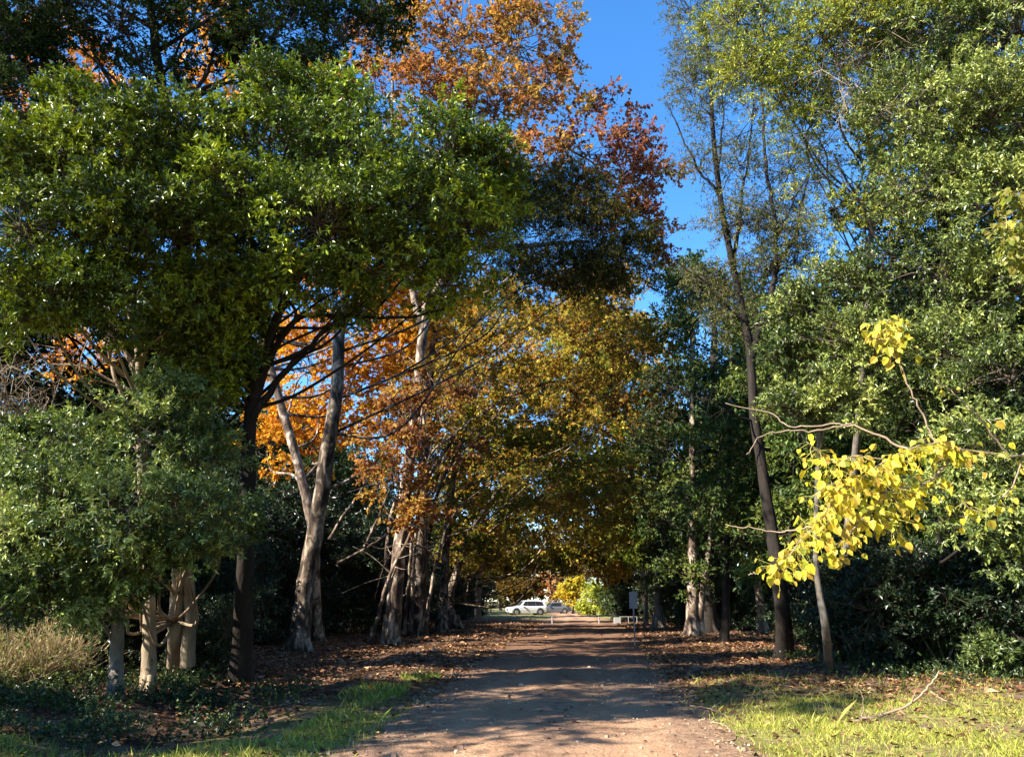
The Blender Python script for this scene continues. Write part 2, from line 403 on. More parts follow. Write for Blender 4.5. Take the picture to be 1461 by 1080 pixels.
# the dirt lane
yy = np.concatenate([np.linspace(-30, 4, 20), np.linspace(4.2, 60, 280), np.linspace(60.5, 170, 110)])
w1 = road_w(yy) / 2; cen = road_c(yy)
def rag(k):
    r = R.normal(0, 1, len(yy)); f = np.convolve(r, np.ones(5) / 5, 'same') * .22 + np.convolve(r, np.ones(21) / 21, 'same') * .5
    return np.clip(f, -.35, .35)
u = np.linspace(-1, 1, 65)
lx = cen - w1 + rag(0); rx = cen + w1 + rag(1)
RX = (lx[:, None] + rx[:, None]) / 2 + (rx - lx)[:, None] / 2 * u[None]
RZ = .010 + .03 * (1 - u[None] ** 2) - .030 * np.exp(-((np.abs(u[None]) - .40 - .03 * np.sin(yy[:, None] * .7)) / .13) ** 2) + .006 * np.sin(RX * 7 + np.sin(yy[:, None] * 2.3) * 2) * np.sin(yy[:, None] * 3.1)
RZ = np.maximum(RZ, .004)
n1, n2 = RX.shape
ii, jj = np.meshgrid(np.arange(n1 - 1), np.arange(n2 - 1), indexing='ij')
q = np.stack([ii * n2 + jj, ii * n2 + jj + 1, (ii + 1) * n2 + jj + 1, (ii + 1) * n2 + jj], -1).reshape(-1, 4)
uf = np.repeat(((np.abs(u[1:]) + np.abs(u[:-1])) / 2)[None], n1 - 1, 0).ravel()
a = Acc(); a.add(np.stack([RX, np.repeat(yy[:, None], n2, 1), RZ], -1).reshape(-1, 3), q, np.stack([uf] * 3, -1), smooth=True)

def road_material():
    m, nt, out = mat('packed_dirt')
    g = N(nt, 'ShaderNodeNewGeometry')
    sx = N(nt, 'ShaderNodeSeparateXYZ'); nt.links.new(g.outputs['Position'], sx.inputs[0])
    mp = N(nt, 'ShaderNodeMapping'); mp.inputs['Scale'].default_value = (1, .35, 1); nt.links.new(g.outputs['Position'], mp.inputs[0])
    def noise(s, d=8., vec=None):
        n = N(nt, 'ShaderNodeTexNoise', Scale=s, Detail=d, Roughness=.62); nt.links.new(vec or g.outputs['Position'], n.inputs['Vector']); return n
    def ramp(src, stops):
        c = N(nt, 'ShaderNodeValToRGB'); e = c.color_ramp.elements
        while len(e) < len(stops): e.new(.5)
        for i, (p_, c_) in enumerate(stops): e[i].position = p_; e[i].color = (*c_, 1)
        nt.links.new(src, c.inputs[0]); return c
    base = ramp(noise(1.3, 8., mp.outputs[0]).outputs[0], [(.3, (.29, .165, .092)), (.5, (.40, .235, .135)), (.72, (.49, .315, .19))])
    grit = ramp(noise(42., 4.).outputs[0], [(.33, (.45, .4, .37)), (.46, (.95, .95, .95)), (.62, (1.05, 1.05, 1.05)), (.74, (1.45, 1.4, 1.35))])
    mx = N(nt, 'ShaderNodeMix', data_type='RGBA', blend_type='MULTIPLY'); mx.inputs[0].default_value = .8
    nt.links.new(base.outputs[0], mx.inputs[6]); nt.links.new(grit.outputs[0], mx.inputs[7])
    at = N(nt, 'ShaderNodeAttribute', attribute_name='tint')
    nb_ = N(nt, 'ShaderNodeMath', operation='MULTIPLY_ADD'); nb_.inputs[1].default_value = .55; nt.links.new(noise(3.5, 7.).outputs[0], nb_.inputs[0]); nt.links.new(at.outputs['Fac'], nb_.inputs[2])
    tr_ = ramp(nb_.outputs[0], [(.30, (.85, .85, .85)), (.46, (.15, .15, .15)), (.60, (0, 0, 0)), (.86, (.0, .0, .0)), (1., (.9, .9, .9))])
    wn = ramp(noise(7., 7.).outputs[0], [(.3, (.12, .07, .045)), (.5, (.24, .145, .09)), (.7, (.36, .25, .16))])
    mw = N(nt, 'ShaderNodeMix', data_type='RGBA'); nt.links.new(tr_.outputs[0], mw.inputs[0]); nt.links.new(mx.outputs[2], mw.inputs[6]); nt.links.new(wn.outputs[0], mw.inputs[7])
    # crushed leaf tint, deepened for tree shade, between 22 and 60 m
    lit = ramp(noise(9., 6.).outputs[0], [(.35, (.075, .035, .02)), (.6, (.16, .078, .042)), (.8, (.26, .145, .08))])
    mr = N(nt, 'ShaderNodeMapRange'); mr.inputs[1].default_value = 13; mr.inputs[2].default_value = 24; mr.inputs[4].default_value = .75; nt.links.new(sx.outputs['Y'], mr.inputs[0])
    m2 = N(nt, 'ShaderNodeMapRange'); m2.inputs[1].default_value = 55; m2.inputs[2].default_value = 66; m2.inputs[4].default_value = .75; nt.links.new(sx.outputs['Y'], m2.inputs[0])
    sm = N(nt, 'ShaderNodeMath', operation='SUBTRACT', use_clamp=True); nt.links.new(mr.outputs[0], sm.inputs[0]); nt.links.new(m2.outputs[0], sm.inputs[1])
    m3 = N(nt, 'ShaderNodeMix', data_type='RGBA'); nt.links.new(sm.outputs[0], m3.inputs[0]); nt.links.new(mw.outputs[2], m3.inputs[6]); nt.links.new(lit.outputs[0], m3.inputs[7])
    b = N(nt, 'ShaderNodeBsdfPrincipled', Roughness=.95); b.inputs['Specular IOR Level'].default_value = .15
    nt.links.new(m3.outputs[2], b.inputs['Base Color'])
    bp = N(nt, 'ShaderNodeBump', Strength=1.0, Distance=.05); nt.links.new(noise(14.).outputs[0], bp.inputs['Height']); nt.links.new(bp.outputs[0], b.inputs['Normal'])
    nt.links.new(b.outputs[0], out.inputs[0])
    return m
tag(a.build('dirt_road', road_material()), 'reddish packed dirt lane running under the trees', kind='structure')

SUN_AZ = np.array([-.87, -.49]); SUN_AZ = SUN_AZ / np.linalg.norm(SUN_AZ)
SUN_EL = math.radians(37)

# ------------------------------------------------------------------ grass and litter
def scatter(n, xr, yr, keep):
    x = R.uniform(*xr, n); y = R.uniform(*yr, n); k = keep(x, y); return x[k], y[k]
def edge(x, y): return np.abs(x - road_c(y)) - road_w(y) / 2
def patch(x, y, s=1., o=0.): return .5 + .5 * np.sin(x * 1.7 * s + 1.3 + o + np.sin(y * 1.1 * s)) * np.sin(y * 1.3 * s + .4 + o * 2 + np.sin(x * .9 * s))

a = Acc()
def blades(x, y, h, hv, pal):
    n = len(x); z = gz(x, y); p = np.stack([x, y, z - .005], -1)
    an = R.uniform(0, 6.3, n); side = np.stack([np.cos(an), np.sin(an), 0 * an], -1)
    lean = np.stack([R.normal(0, .55, n), R.normal(0, .55, n), np.ones(n)], -1)
    L = h * np.exp(R.normal(0, hv, n))[:, None]; w = R.uniform(.0025, .0055, n)[:, None]
    tip = p + norm(lean) * L; mid_ = p + (norm(lean) * .5 + [0, 0, .12]) * L
    v = np.stack([p - side * w, p + side * w, mid_ + side * w * .9, tip], 1)
    q = (np.arange(n) * 4)[:, None] + np.arange(4)[None]
    a.add(v.reshape(-1, 3), q, pick(np.array(pal), R.beta(1.5, 1.5, n)) * np.exp(R.normal(0, .2, (n, 1))))
GP = [(.12, .16, .022), (.24, .27, .035), (.38, .36, .07), (.50, .40, .16)]
x, y = scatter(330000, (2.2, 12), (7.4, 13.5), lambda x, y: (edge(x, y) > R.normal(.15, .2, len(x))) & (R.uniform(0, 1, len(x)) < .04 + 1.0 * patch(x, y) * patch(x, y, 2.6, 1.9)))
blades(x, y, .042, .5, GP)
x, y = scatter(18000, (2.4, 12), (13, 18), lambda x, y: (edge(x, y) > .3) & (R.uniform(0, 1, len(x)) < .55 * patch(x, y)))
blades(x, y, .06, .45, GP)
x, y = scatter(150000, (-10, -1.), (7.4, 12), lambda x, y: (edge(x, y) > R.normal(.2, .25, len(x))) & ((y < 9.9 + R.normal(0, .25, len(x))) | (edge(x, y) < 1.1)) & (R.uniform(0, 1, len(x)) < .2 + .6 * patch(x, y, 1, 2)))
blades(x, y, .042, .5, GP)
x, y = scatter(80000, (-5.2, -.7), (11.5, 18), lambda x, y: (edge(x, y) > .25) & (np.abs(edge(x, y) - .75 - .2 * np.sin(y)) < .55 * np.abs(np.sin(y * .9 + 1.2))) & (R.uniform(0, 1, len(x)) < .9 * patch(x, y, 1.2, 1)))
blades(x, y, .075, .45, [(.08, .12, .02), (.17, .22, .03), (.28, .3, .06), (.36, .3, .12)])
tag(a.build('grass', M_GRASS), 'short patchy green and straw coloured grass on the verges', 'grass', kind='stuff')

a = Acc()
def litter(x, y, size, pal, lift=.01):
    n = len(x); z = np.maximum(gz(x, y), np.where(edge(x, y) < .1, .034, 0)) + R.uniform(.002, lift, n)
    an = R.uniform(0, 6.3, n); d = np.stack([np.cos(an), np.sin(an), R.normal(0, .2, n)], -1)
    nr = np.stack([R.normal(0, .35, n), R.normal(0, .35, n), np.ones(n)], -1)
    L = size * np.exp(R.normal(-.1, .42, n))
    leaves(a, np.stack([x, y, z], -1), d, nr, L, L * R.uniform(.55, .95, n), pick(np.array(pal), R.uniform(0, 1, n)) * np.exp(R.normal(0, .3, (n, 1))))
lpatch = lambda x, y: .25 + .75 * patch(x, y, .8, 1.1)
LP = [(.05, .022, .014), (.115, .048, .024), (.20, .088, .04), (.32, .18, .08), (.27, .19, .12)]
f = lambda x, y: (edge(x, y) > R.normal(-.05, .25, len(x))) 
x, y = scatter(60000, (-9, 11), (13, 30), lambda x, y: f(x, y) & (R.uniform(0, 1, len(x)) < np.clip((y - 11) / 6, .1, 1) * lpatch(x, y)))
litter(x, y, .085, LP, .03)
x, y = scatter(60000, (-10, 18), (28, 62), lambda x, y: f(x, y) & (R.uniform(0, 1, len(x)) < lpatch(x, y))); litter(x, y, .11, LP, .04)
x, y = scatter(11000, (-10, 12), (7, 14), lambda x, y: (edge(x, y) > 0) & (R.uniform(0, 1, len(x)) < .15 + .85 * patch(x, y, 1.9, .3))); litter(x, y, .065, LP, .05)
x, y = scatter(5000, (-8, 8), (17, 56), lambda x, y: (edge(x, y) < 0) & (R.uniform(0, 1, len(x)) < np.clip((y - 15) / 25, 0, 1) * (.15 + .85 * np.exp(edge(x, y) / .5)))); litter(x, y, .1, LP, .012)
x, y = scatter(3500, (-2, 3.4), (7, 20), lambda x, y: (edge(x, y) < 0) & (R.uniform(0, 1, len(x)) < .5 * np.exp(edge(x, y) / .4) + .16 * np.exp(-((x - road_c(y)) / .35) ** 2) + .02)); litter(x, y, .06, LP, .012)
tag(a.build('leaf_litter', M_LITTER), 'fallen red brown autumn leaves lying along both sides of the lane', 'fallen leaves', kind='stuff')

a = Acc()
x, y = scatter(4500, (-2.5, 4), (7, 24), lambda x, y: (edge(x, y) < .15) & (R.uniform(0, 1, len(x)) < .25 + .75 * np.exp(edge(x, y) / .6)))
n = len(x); r_ = .0075 * np.exp(R.normal(0, .55, n)); c_ = np.stack([x, y, .028 + 0 * x], -1)
cube = np.array([(-1, -1, -1), (1, -1, -1), (1, 1, -1), (-1, 1, -1), (-.6, -.6, 1), (.6, -.6, 1), (.6, .6, 1), (-.6, .6, 1)], float)
an = R.uniform(0, 6.3, n); cs, sn = np.cos(an)[:, None], np.sin(an)[:, None]
v = cube[None] * (1 + R.normal(0, .25, (n, 8, 3))) * np.stack([r_ * 1.3, r_, r_ * .7], -1)[:, None]
v = np.stack([v[..., 0] * cs - v[..., 1] * sn, v[..., 0] * sn + v[..., 1] * cs, v[..., 2]], -1) + c_[:, None]
q = (np.arange(n) * 8)[:, None, None] + np.array([(4, 5, 6, 7), (0, 1, 5, 4), (1, 2, 6, 5), (2, 3, 7, 6), (3, 0, 4, 7)])[None]
a.add(v.reshape(-1, 3), q.reshape(-1, 4), np.repeat(pick(np.array([(.14, .09, .06), (.30, .2, .13), (.45, .35, .25)]), R.uniform(0, 1, n)), 5, 0))
tag(a.build('gravel', M_TWIG), 'loose small stones scattered on the dirt lane', 'gravel', kind='stuff')

# low ivy and weeds in the shade at the left
a = Acc()
WEED = sp(.05, .032, 9, 1, .1, .16, [(.014, .03, .009), (.03, .055, .013), (.07, .10, .02)], M_DULL, droop=.2)
x, y = scatter(17000, (-11, -2.4), (9.8, 17), lambda x, y: (x < -3.9 - (y - 11) * .12 + R.normal(0, .5, len(x))) & (R.uniform(0, 1, len(x)) < 1.3 * patch(x, y, 1.4, .7) ** 2))
p = np.stack([x, y, gz(x, y) + R.uniform(0, .34, len(x)) * patch(x, y, 2.3, .2)], -1)
d = norm(np.stack([R.normal(0, .5, len(x)), R.normal(0, .5, len(x)), np.ones(len(x)) * .7], -1))
sprays(a, p, d, WEED, R.uniform(0, 1, len(x)))
x, y = scatter(2600, (5.0, 13), (15.5, 24), lambda x, y: (x > 7.4 + R.normal(0, .5, len(x)) - (y - 16) * .05))
p = np.stack([x, y, gz(x, y) + R.uniform(0, .2, len(x))], -1)
d = norm(np.stack([R.normal(0, .5, len(x)), R.normal(0, .5, len(x)), np.ones(len(x)) * .7], -1))
sprays(a, p, d, WEED, R.uniform(0, 1, len(x)))
tag(a.build('undergrowth', M_GLOSS), 'low ivy and weeds covering the ground below the hedges', 'undergrowth', kind='stuff')

# ------------------------------------------------------------------ near trees, left
def base_at(px, py): 
    g = G(px, py); g[2] = float(gz(g[0], g[1])); return g

b = base_at(345, 972)
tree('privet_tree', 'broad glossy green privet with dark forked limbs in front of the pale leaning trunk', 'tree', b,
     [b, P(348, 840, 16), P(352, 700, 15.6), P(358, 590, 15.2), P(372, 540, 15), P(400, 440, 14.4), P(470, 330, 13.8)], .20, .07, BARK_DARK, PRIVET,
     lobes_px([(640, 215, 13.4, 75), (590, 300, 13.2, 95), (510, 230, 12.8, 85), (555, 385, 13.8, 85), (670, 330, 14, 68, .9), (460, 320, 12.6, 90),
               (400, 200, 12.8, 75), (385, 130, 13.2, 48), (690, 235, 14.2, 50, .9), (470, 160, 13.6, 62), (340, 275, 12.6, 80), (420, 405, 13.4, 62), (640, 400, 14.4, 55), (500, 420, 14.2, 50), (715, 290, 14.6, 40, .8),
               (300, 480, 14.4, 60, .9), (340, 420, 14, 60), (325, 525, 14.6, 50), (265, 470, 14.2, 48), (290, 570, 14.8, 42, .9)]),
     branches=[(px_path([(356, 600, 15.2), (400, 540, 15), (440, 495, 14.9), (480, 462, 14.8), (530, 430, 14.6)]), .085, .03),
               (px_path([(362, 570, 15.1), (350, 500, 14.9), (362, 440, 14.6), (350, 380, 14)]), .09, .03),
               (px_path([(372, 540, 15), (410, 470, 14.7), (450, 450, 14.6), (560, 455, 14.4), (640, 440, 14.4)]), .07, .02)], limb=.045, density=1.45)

b = base_at(213, 986)
tree('privet_tree', 'tall green privet whose slim tan trunk stands just left of the thick double trunk', 'tree', b,
     [b, P(212, 930, 15.2), P(213, 870, 15.1), P(206, 740, 15), P(200, 600, 14.8), P(198, 500, 14.4), P(170, 380, 13.6), P(150, 290, 13)], .145, .06, BARK_TAN, PRIVET,
     lobes_px([(80, 230, 12.4, 85), (190, 205, 12.4, 78), (275, 185, 12.8, 62), (35, 325, 11.8, 90), (150, 325, 12.2, 90), (250, 335, 12.6, 80),
               (60, 420, 12.2, 75), (180, 425, 12.8, 75), (110, 155, 13, 50), (10, 230, 12.2, 60), (280, 420, 13.2, 60), (20, 450, 12.4, 60, .8), (230, 500, 13.8, 45, .7)]),
     branches=[(px_path([(200, 560, 14.7), (170, 490, 14.5), (130, 440, 14), (80, 380, 13)]), .06, .02),
               (px_path([(190, 620, 14.8), (165, 530, 14.6), (150, 470, 14.2)]), .045, .02),
               (px_path([(199, 520, 14.5), (240, 430, 14), (270, 340, 13.4), (280, 220, 13)]), .06, .02),
               (px_path([(190, 560, 14.7), (120, 525, 14.4), (70, 520, 14.2)]), .03, .012)], limb=.04, density=1.45)

b = base_at(252, 966)
def second_stem(bb):
    return [(px_path([(268, 950, 16.9), (270, 880, 16.7), (268, 820, 16.5), (262, 760, 16)]), .14, .10)]
tree('privet_tree', 'low bushy privet with a thick double trunk and grey green leaves hanging to head height', 'tree', b,
     [b, P(250, 900, 16.8), P(254, 840, 16.6), P(255, 770, 16), P(245, 690, 15), P(235, 620, 14)], .17, .09, BARK_TAN,
     dict(RPRIVET, pal=np.array([(.035, .06, .017), (.10, .15, .036), (.23, .29, .065), (.40, .44, .12)])),
     lobes_px([(100, 690, 12.2, 78), (60, 760, 12, 70), (170, 740, 11.6, 85), (258, 735, 12, 66), (230, 625, 13, 72), (290, 655, 13.4, 46), (165, 800, 12.2, 48),
               (285, 782, 12.6, 36), (318, 745, 13.2, 34, .8), (130, 640, 13, 60, .8), (90, 820, 12.4, 50), (30, 700, 12.4, 60, .8), (235, 575, 13.4, 44), (60, 640, 13, 44), (20, 850, 12.6, 36, .7), (130, 868, 12.6, 28, .7), (215, 790, 12.4, 34)]),
     branches=second_stem(b), limb=.035, density=1.3)

b = base_at(164, 1000)
tree('privet_tree', 'leafy privet sapling on a straight dark trunk by the dry reeds', 'tree', b,
     [b, P(166, 940, 14.2), P(168, 885, 14.1), P(160, 800, 13.8), P(140, 740, 13.4)], .125, .08, BARK_GREY, PRIVET,
     lobes_px([(140, 770, 13.2, 50), (60, 830, 13.2, 40, .8), (100, 745, 13.4, 50), (180, 850, 13.6, 30, .7), (20, 790, 13, 50)]), limb=.03, density=1.)

# bare twiggy shrub at the left edge
b = np.array([-10.3, 15.6, 0.])
root = empty('bare_shrub', b, 'leafless grey brown twiggy shrub at the left edge above the dry reeds', 'shrub')
a = Acc(); c0 = []
for i in range(9):
    e = P(R.uniform(-20, 120), R.uniform(500, 640), R.uniform(14, 16.2))
    c0.append(tube(a, [b + [R.normal(0, .15), R.normal(0, .15), 0], b * .5 + e * .5 + [0, 0, .5], e], .035, .012, sides=6))
a.build('stem', BARK_GREY, root, b)
a = Acc(); cc = np.concatenate([c[len(c) // 2:] for c in c0])
A_ = cc[R.integers(0, len(cc), 260)]; B_ = A_ + R.normal(0, .55, (260, 3)) + [0, -.2, -.05]
twigs(a, A_, B_, .010, .005, .2, 0, tint=(.22, .17, .12))
A2 = (A_ + (B_ - A_) * R.uniform(.3, 1, (260, 1)))[R.integers(0, 260, 1300)]; B2 = A2 + R.normal(0, .30, (1300, 3))
twigs(a, A2, B2, .006, .003, .25, 0, tint=(.26, .2, .14))
a.build('twig_tangle', M_TWIG, root, b)

# dry reeds
b = np.array([-9.0, 15.4, 0.])
a = Acc(); n = 1500
ci = R.integers(0, 9, n); ccx = R.normal(-.55, .42, 9); ccy = R.normal(0, .5, 9); cch = R.uniform(.35, .95, 9)
x = b[0] + ccx[ci] + R.normal(0, .2, n); y = b[1] + ccy[ci] + R.normal(0, .2, n)
A_ = np.stack([x, y, gz(x, y)], -1); B_ = A_ + np.stack([R.normal(0, .42, n), R.normal(0, .42, n), R.uniform(.3, 1.5, n) * cch[ci]], -1)
twigs(a, A_, B_, .006, .002, .10, 0, 3, (.45, .34, .17))
k = 3600; i = R.integers(0, n, k); pp = A_[i] + (B_[i] - A_[i]) * R.uniform(.3, 1, (k, 1)); d = norm(B_[i] - A_[i]) + R.normal(0, .6, (k, 3))
leaves(a, pp, d, R.normal(0, 1, (k, 3)), R.uniform(.15, .4, k), R.uniform(.010, .02, k), pick(np.array([(.16, .11, .05), (.36, .27, .12), (.54, .43, .22)]), R.uniform(0, 1, k)))
root = empty('dry_reeds', b, 'pale straw coloured clump of dry reeds at the far left', 'reeds')
a.build('stalks', M_LITTER, root, b)
k_ = Acc(); nn = 520; pv = np.stack([b[0] + R.normal(0, .9, nn), b[1] - .3 + R.normal(0, .5, nn), R.uniform(.1, 1.5, nn) ** 1.2], -1)
sprays(k_, pv, norm(R.normal(0, .6, (nn, 3)) + [0, -.3, .3]), dict(WEED, pal=RPRIVET['pal']), R.uniform(0, .8, nn)); k_.build('vine', M_MATTE, root, b)

# ------------------------------------------------------------------ tall trees, left
b = base_at(425, 930)
tree('plane_tree', 'pale trunked tree leaning right over the dark verge, olive crown high above', 'tree', b,
     [b, P(434, 850, 26.6), P(450, 760, 26.4), P(464, 660, 26.2), P(480, 560, 26), P(485, 470, 26), P(500, 400, 26), P(540, 330, 25.5), P(640, 270, 25.2)], .34, .12, BARK_BROWN, OLIVE,
     lobes_px([(775, 335, 24, 62), (845, 335, 24.4, 60), (820, 280, 24.2, 45), (885, 375, 24.6, 42), (755, 400, 25, 45), (835, 395, 25, 45, .9), (700, 300, 25, 60), (620, 260, 25.5, 60), (760, 280, 24.6, 42)]),
     branches=[(px_path([(540, 330, 25.5), (640, 345, 25), (740, 350, 24.6), (840, 345, 24.4)]), .16, .05)], limb=.05, flare=.35, density=2.4, sides=18)

b = base_at(452, 916)
tree('plane_tree', 'pale trunk leaning left behind the forked privet, crown of golden leaves', 'tree', b,
     [b, P(448, 830, 31.5), P(446, 760, 31.5), P(430, 680, 31.5), P(402, 580, 31.5), P(378, 490, 31.5), P(360, 380, 32), P(350, 220, 32), P(345, 90, 32)], .26, .13, BARK_PALE, GOLD,
     lobes_px([(430, 140, 33, 62), (330, 130, 34, 50, .6), (440, 530, 37, 80), (445, 620, 37, 70), (520, 480, 37, 60), (380, 640, 36, 45, .8), (300, 40, 33, 60, .7), (480, 300, 34, 70), (400, 420, 36, 50, .7), (580, 520, 38, 60), (565, 430, 39, 48), (610, 480, 40, 50), (530, 400, 39, 45), (600, 390, 39, 45), (560, 620, 38, 60), (540, 430, 37, 55), (640, 440, 40, 55), (500, 560, 38, 60)]), limb=.08, density=.9, sides=16)

b = np.array([-15.5, 36, 0.])
tree('plane_tree', 'orange leaved tree glowing behind the privets at the far left', 'tree', b,
     [b, P(160, 700, 36), P(150, 400, 36), P(120, 150, 36)], .4, .15, BARK_PALE, dict(GOLD, pal=np.array([(.40, .17, .04), (.52, .26, .045), (.54, .36, .06), (.34, .13, .035)])),
     lobes_px([(115, 520, 36, 50), (140, 560, 36, 36), (85, 85, 35, 62), (20, 190, 36, 70), (160, 170, 36, 55, .6), (90, 480, 37, 36, .6)]), limb=.08, density=.9)

b = np.array([-11.5, 21.5, 0.])
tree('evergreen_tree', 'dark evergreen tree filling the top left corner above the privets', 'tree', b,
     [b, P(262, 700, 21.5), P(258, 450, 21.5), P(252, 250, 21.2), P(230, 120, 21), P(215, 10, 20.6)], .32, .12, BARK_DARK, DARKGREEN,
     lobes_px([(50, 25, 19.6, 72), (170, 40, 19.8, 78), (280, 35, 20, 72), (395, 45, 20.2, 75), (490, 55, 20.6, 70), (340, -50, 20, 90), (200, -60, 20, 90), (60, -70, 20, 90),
               (460, -50, 20.4, 90), (40, 105, 20.2, 45), (540, 10, 21, 50), (225, 110, 21, 42, .7), (440, 100, 20.8, 40, .8), (20, 60, 19.5, 60), (350, 85, 20.6, 35, .8), (120, 330, 15.2, 90, 1.6), (230, 300, 15.2, 90, 1.6), (50, 260, 15.4, 80, 1.6), (320, 330, 16.6, 80, 1.6), (430, 310, 17, 80, 1.6), (520, 310, 17.4, 75, 1.6), (290, 420, 20, 70), (250, 490, 20, 60), (350, 390, 20, 70), (610, 330, 17.4, 60, 1.6), (80, 420, 15.4, 70, 1.6), (15, 520, 17.5, 65), (10, 600, 17.5, 70), (40, 680, 18, 70, 1.6), (200, 480, 16, 45), (200, 640, 18, 80), (280, 600, 18.5, 70), (110, 620, 18, 50), (15, 60, 19.5, 60, 1.4), (0, 140, 19, 60, 1.4), (10, 460, 17.5, 50, 1.5), (60, 430, 17, 45, 1.4), (210, 560, 17.5, 55, 1.3), (300, 520, 18, 55, 1.4), (240, 470, 16.5, 50, 1.4), (320, 470, 18, 45, 1.4), (-10, 300, 17, 70, 1.4), (150, 210, 15.6, 70, 1.5), (390, 210, 17, 70, 1.5), (480, 230, 17, 60, 1.3), (270, 240, 16, 60, 1.4)]),  # lower lobes added behind the privets to shade the lane and darken gaps
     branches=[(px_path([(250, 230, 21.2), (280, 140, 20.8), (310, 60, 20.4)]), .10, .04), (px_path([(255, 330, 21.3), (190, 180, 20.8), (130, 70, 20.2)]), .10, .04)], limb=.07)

b = base_at(557, 918)
tree('plane_tree', 'tall plane tree with a huge orange brown crown against the sky', 'tree', b,
     [b, P(566, 820, 31), P(580, 690, 31), P(596, 560, 30.8), P(606, 455, 30.6), P(625, 330, 30.5), P(660, 190, 30.5), P(690, 70, 30.5)], .30, .14, BARK_PALE,
     dict(ORANGE, L=.17, W=.14),
     lobes_px([(640, 70, 30, 80), (740, 70, 30, 78), (560, 50, 30, 62), (700, 155, 29.6, 75), (790, 150, 30, 55, .85), (770, 235, 29, 62),
               (610, 140, 29.6, 60), (855, 300, 31, 48, .7), (790, 15, 32, 40, .6), (660, -40, 30, 80), (760, -50, 30.5, 60, .8), (540, 130, 30, 50, .8), (820, 90, 31, 25, .35), (575, 590, 29.6, 40, .6), (630, 640, 29.6, 42, .7), (560, 690, 29.4, 42, .7), (620, 560, 29.4, 36, .6), (540, 640, 29.8, 36, .5), (600, 740, 29.6, 34, .7)]),
     branches=[(px_path([(545, 918, 30.6), (560, 820, 30.6), (590, 720, 30.8), (640, 610, 31)]), .10, .03),
               (px_path([(553, 918, 31), (570, 790, 31), (588, 640, 31), (600, 490, 31)]), .11, .04),
               (px_path([(528, 916, 30.6), (548, 850, 30.4), (590, 750, 30.4), (650, 660, 30.6), (710, 590, 31)]), .09, .025),
               (px_path([(606, 470, 30.6), (585, 400, 30.5), (560, 250, 30.2), (560, 100, 30)]), .2, .06),
               (px_path([(612, 430, 30.6), (690, 300, 30.3), (790, 210, 30.2), (870, 250, 30.6)]), .15, .03)], limb=.06, density=.95, sides=18,
     extra=lambda k: crown(k, lobes_px([(835, 225, 30, 52, .7), (890, 255, 31, 45, .6), (880, 150, 31, 32, .35), (935, 250, 31, 28, .6), (905, 320, 31, 38, .7), (945, 345, 31.5, 24, .6), (915, 205, 31, 24, .4), (860, 280, 30.5, 40, .5)]),
                           dict(ORANGE, L=.17, W=.14, pal=np.array([(.12, .05, .04), (.24, .09, .055), (.33, .15, .07), (.20, .08, .05), (.38, .21, .10)]))))

# plane trees along the lane whose low limbs arch over it
b = base_at(598, 908)
tree('plane_tree', 'plane tree with dark sweeping low limbs and rust amber leaves', 'tree', b,
     [b, P(600, 800, 37), P(606, 680, 37), P(612, 560, 37), P(625, 430, 37), P(650, 330, 37)], .34, .12, BARK_BROWN, RUST,
     lobes_px([(715, 465, 35.5, 66), (800, 470, 36, 66), (875, 480, 37, 58), (935, 505, 37.5, 32, .8), (680, 545, 36, 62), (780, 560, 37, 70), (865, 570, 38, 56, .9), (915, 590, 38, 40, .7), (640, 480, 36.5, 50), (740, 400, 37, 60), (900, 420, 37, 42, .7), (830, 410, 37, 50)]),
     branches=[(px_path([(548, 850, 36.8), (560, 730, 36.4), (610, 650, 36), (690, 590, 36), (760, 545, 36.2)]), .12, .03),
               (px_path([(600, 700, 37), (660, 610, 36.6), (740, 560, 36.6), (820, 540, 36.8)]), .10, .03),
               (px_path([(585, 905, 36.5), (592, 790, 36.2), (600, 640, 36), (606, 500, 36)]), .10, .04),
               (px_path([(606, 904, 36.5), (622, 800, 36.4), (650, 730, 36.6), (700, 690, 37)]), .09, .03),
               (px_path([(576, 904, 36), (585, 800, 35.6), (606, 680, 35.4), (640, 540, 35.6)]), .08, .03)], limb=.04, density=.8)
b = base_at(630, 904)
tree('plane_tree', 'plane tree with two slim stems and green gold leaves hanging low at left', 'tree', b,
     [b, P(634, 830, 42), P(640, 740, 42), P(655, 640, 42), P(680, 560, 42)], .3, .1, BARK_BROWN, ARCH,
     lobes_px([(650, 635, 38, 66), (730, 660, 39, 72), (820, 660, 40, 66), (690, 738, 41, 52), (770, 738, 42, 52), (850, 728, 43, 52), (625, 720, 39, 44), (590, 640, 38, 50, .8), (680, 790, 43, 30)]),
     branches=[(px_path([(605, 905, 41.5), (606, 820, 41.6), (620, 720, 41), (650, 650, 40)]), .2, .06),
               (px_path([(480, 805, 33), (540, 770, 34), (600, 715, 35.5), (670, 650, 37)]), .07, .02),
               (px_path([(470, 770, 33), (520, 690, 33.6), (575, 600, 34.5), (640, 540, 35.5)]), .07, .02),
               (px_path([(520, 780, 34), (560, 690, 34.6), (620, 610, 35.6), (700, 560, 36.6)]), .06, .02)], limb=.03, density=1.)
b = base_at(648, 899)
